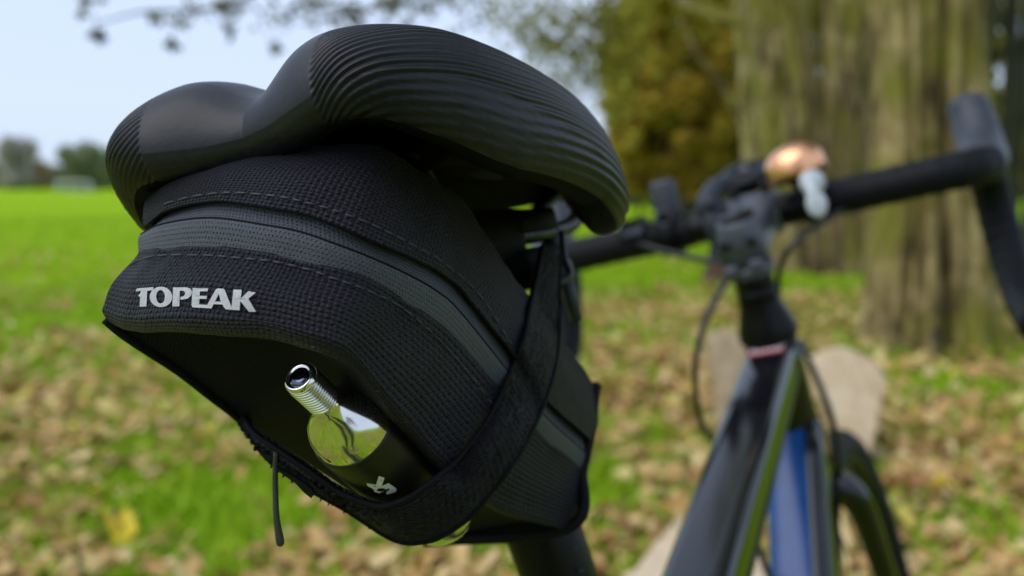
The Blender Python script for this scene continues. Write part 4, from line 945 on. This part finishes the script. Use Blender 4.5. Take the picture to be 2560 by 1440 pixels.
tri_decal('letter', [[[(948, 928), (1014, 938), (1032, 880), (1070, 892), (1050, 950), (1012, 975), (958, 948)]]], bvS, 'white', sleeve, z4, .0002)
tri_decal('letter', [[[(996, 968), (1098, 928), (1150, 964), (1146, 986), (1086, 1004), (1080, 990), (1108, 968), (1096, 962), (1036, 994), (1003, 986)]]], bvS, 'white', sleeve, z4, .00022)

# ================================================================== PHOTOGRAPHER, mirrored in the cartridge
def person_mat():
    m, t, b = nodes_of('pinkish top and dark trousers')
    tc = N(t, 'ShaderNodeTexCoord'); sx = N(t, 'ShaderNodeSeparateXYZ'); t.links.new(tc.outputs['Object'], sx.inputs[0])
    n = noise(t, 14, 3, .6, tc.outputs['Object'])
    h = M_(t, 'DIVIDE', sx.outputs[2], 1.8)
    r = N(t, 'ShaderNodeValToRGB'); r.color_ramp.interpolation = 'CONSTANT'; e = r.color_ramp.elements
    stops = [(0, (.05, .045, .04)), (.055, (.012, .013, .018)), (.53, (.20, .10, .10)), (.835, (.45, .28, .21))]
    while len(e) < len(stops): e.new(.5)
    for el, (p, c) in zip(e, stops): el.position = p; el.color = (*c, 1)
    t.links.new(h, r.inputs[0]); t.links.new(r.outputs[0], b.inputs['Base Color']); setp(b, Roughness=.85)
    bump(t, b, n, .01); return m
MT['person'] = person_mat()
MT['skin'] = plain('skin', (.45, .28, .21), .55); MT['hair'] = plain('dark hair', (.03, .02, .014), .6, nscale=300, namp=.5, bd=.004)
pl = np.array([.03, -.50, 0])
per = root('person', 'person in pinkish top and dark trousers, mirrored in the chrome cartridge, holding a phone', 'person', pl)
def skin(name, J, E_, rad, mat, rt=0):
    me = bpy.data.meshes.new(name); me.from_pydata([tuple(p) for p in J], E_, []); o = bpy.data.objects.new(name, me); COL.objects.link(o); o.parent = per
    me.materials.append(MT[mat]); sm = o.modifiers.new('skin', 'SKIN'); sm.use_smooth_shade = True
    if not me.skin_vertices: me.attributes.new  # layer comes with the modifier
    for i, r in enumerate(rad):
        v = me.skin_vertices[0].data[i]; v.radius = r if isinstance(r, tuple) else (r, r); v.use_root = (i == rt)
    sb = o.modifiers.new('smooth', 'SUBSURF'); sb.levels = sb.render_levels = 1
    ROOT[o.name] = ROOT[per.name]; return o
J = [(0, 0, .97), (0, 0, 1.15), (0, 0, 1.34), (0, .0, 1.47), (0, .01, 1.53)]; Ed = [(0, 1), (1, 2), (2, 3), (3, 4)]; rd = [(.15, .11), (.14, .10), (.165, .11), (.075, .07), (.052, .055)]
J += [(0, .03, 1.60), (0, .03, 1.70), (0, .02, 1.76)]; Ed += [(4, 5), (5, 6), (6, 7)]; rd += [(.066, .078), (.074, .090), (.05, .06)]
for s_ in (-1, 1):
    a = len(J); J += [(s_*.09, 0, .90), (s_*.11, .02, .50), (s_*.12, -.02, .10), (s_*.14, .13, .045)]; Ed += [(0, a), (a, a+1), (a+1, a+2), (a+2, a+3)]; rd += [.088, .062, .043, .036]
    a = len(J); J += [(s_*.185, 0, 1.41), (s_*.27, .10, 1.14), (s_*.135, .36, .965)]; Ed += [(2, a), (a, a+1), (a+1, a+2)]; rd += [.062, .047, .031]
skin('body', J, Ed, rd, 'person')
for s_ in (-1, 1):                                          # hands: palm with five bent fingers round the phone's ends
    w0 = np.array([s_*.135, .36, .965]); pm = np.array([s_*.108, .43, .935]); J = [tuple(w0), tuple(pm)]; Ed = [(0, 1)]; rd = [.026, (.030, .018)]
    for k, (dz, ln) in enumerate([(.028, .9), (.010, 1.0), (-.010, .95), (-.028, .8)]):
        a = len(J); J += [tuple(pm+[-s_*.012, .030*ln, dz]), tuple(pm+[-s_*.036, .048*ln, dz]), tuple(pm+[-s_*.056, .046*ln, dz])]; Ed += [(1, a), (a, a+1), (a+1, a+2)]; rd += [.009, .008, .007]
    a = len(J); J += [tuple(pm+[-s_*.020, .005, .030]), tuple(pm+[-s_*.045, .018, .030])]; Ed += [(1, a), (a, a+1)]; rd += [.010, .008]
    skin('hand', J, Ed, rd, 'skin')
th = []
for i in range(9):
    ph = math.pi*.62*i/8
    for k in range(20): a = 2*math.pi*k/20; th.append(pl+np.array([0, .018, 1.70])+np.array([.083*math.sin(ph)*math.cos(a), .098*math.sin(ph)*math.sin(a)-.012*(1-math.cos(ph)), .085*math.cos(ph)]))
part('hair', th, grid_faces(9, 20, True), 'hair', per)
ph_ = root('phone', 'dark phone held in both hands by the person mirrored in the cartridge', 'phone', (0, -.030, .885))
pb = part('case', *box((0, -.030, .92), np.eye(3), (.078, .0042, .036), .5), 'alu', ph_)
part('screen', *box((0, -.0347, .92), np.eye(3), (.074, .0006, .033), .2), 'tipdark', ph_)
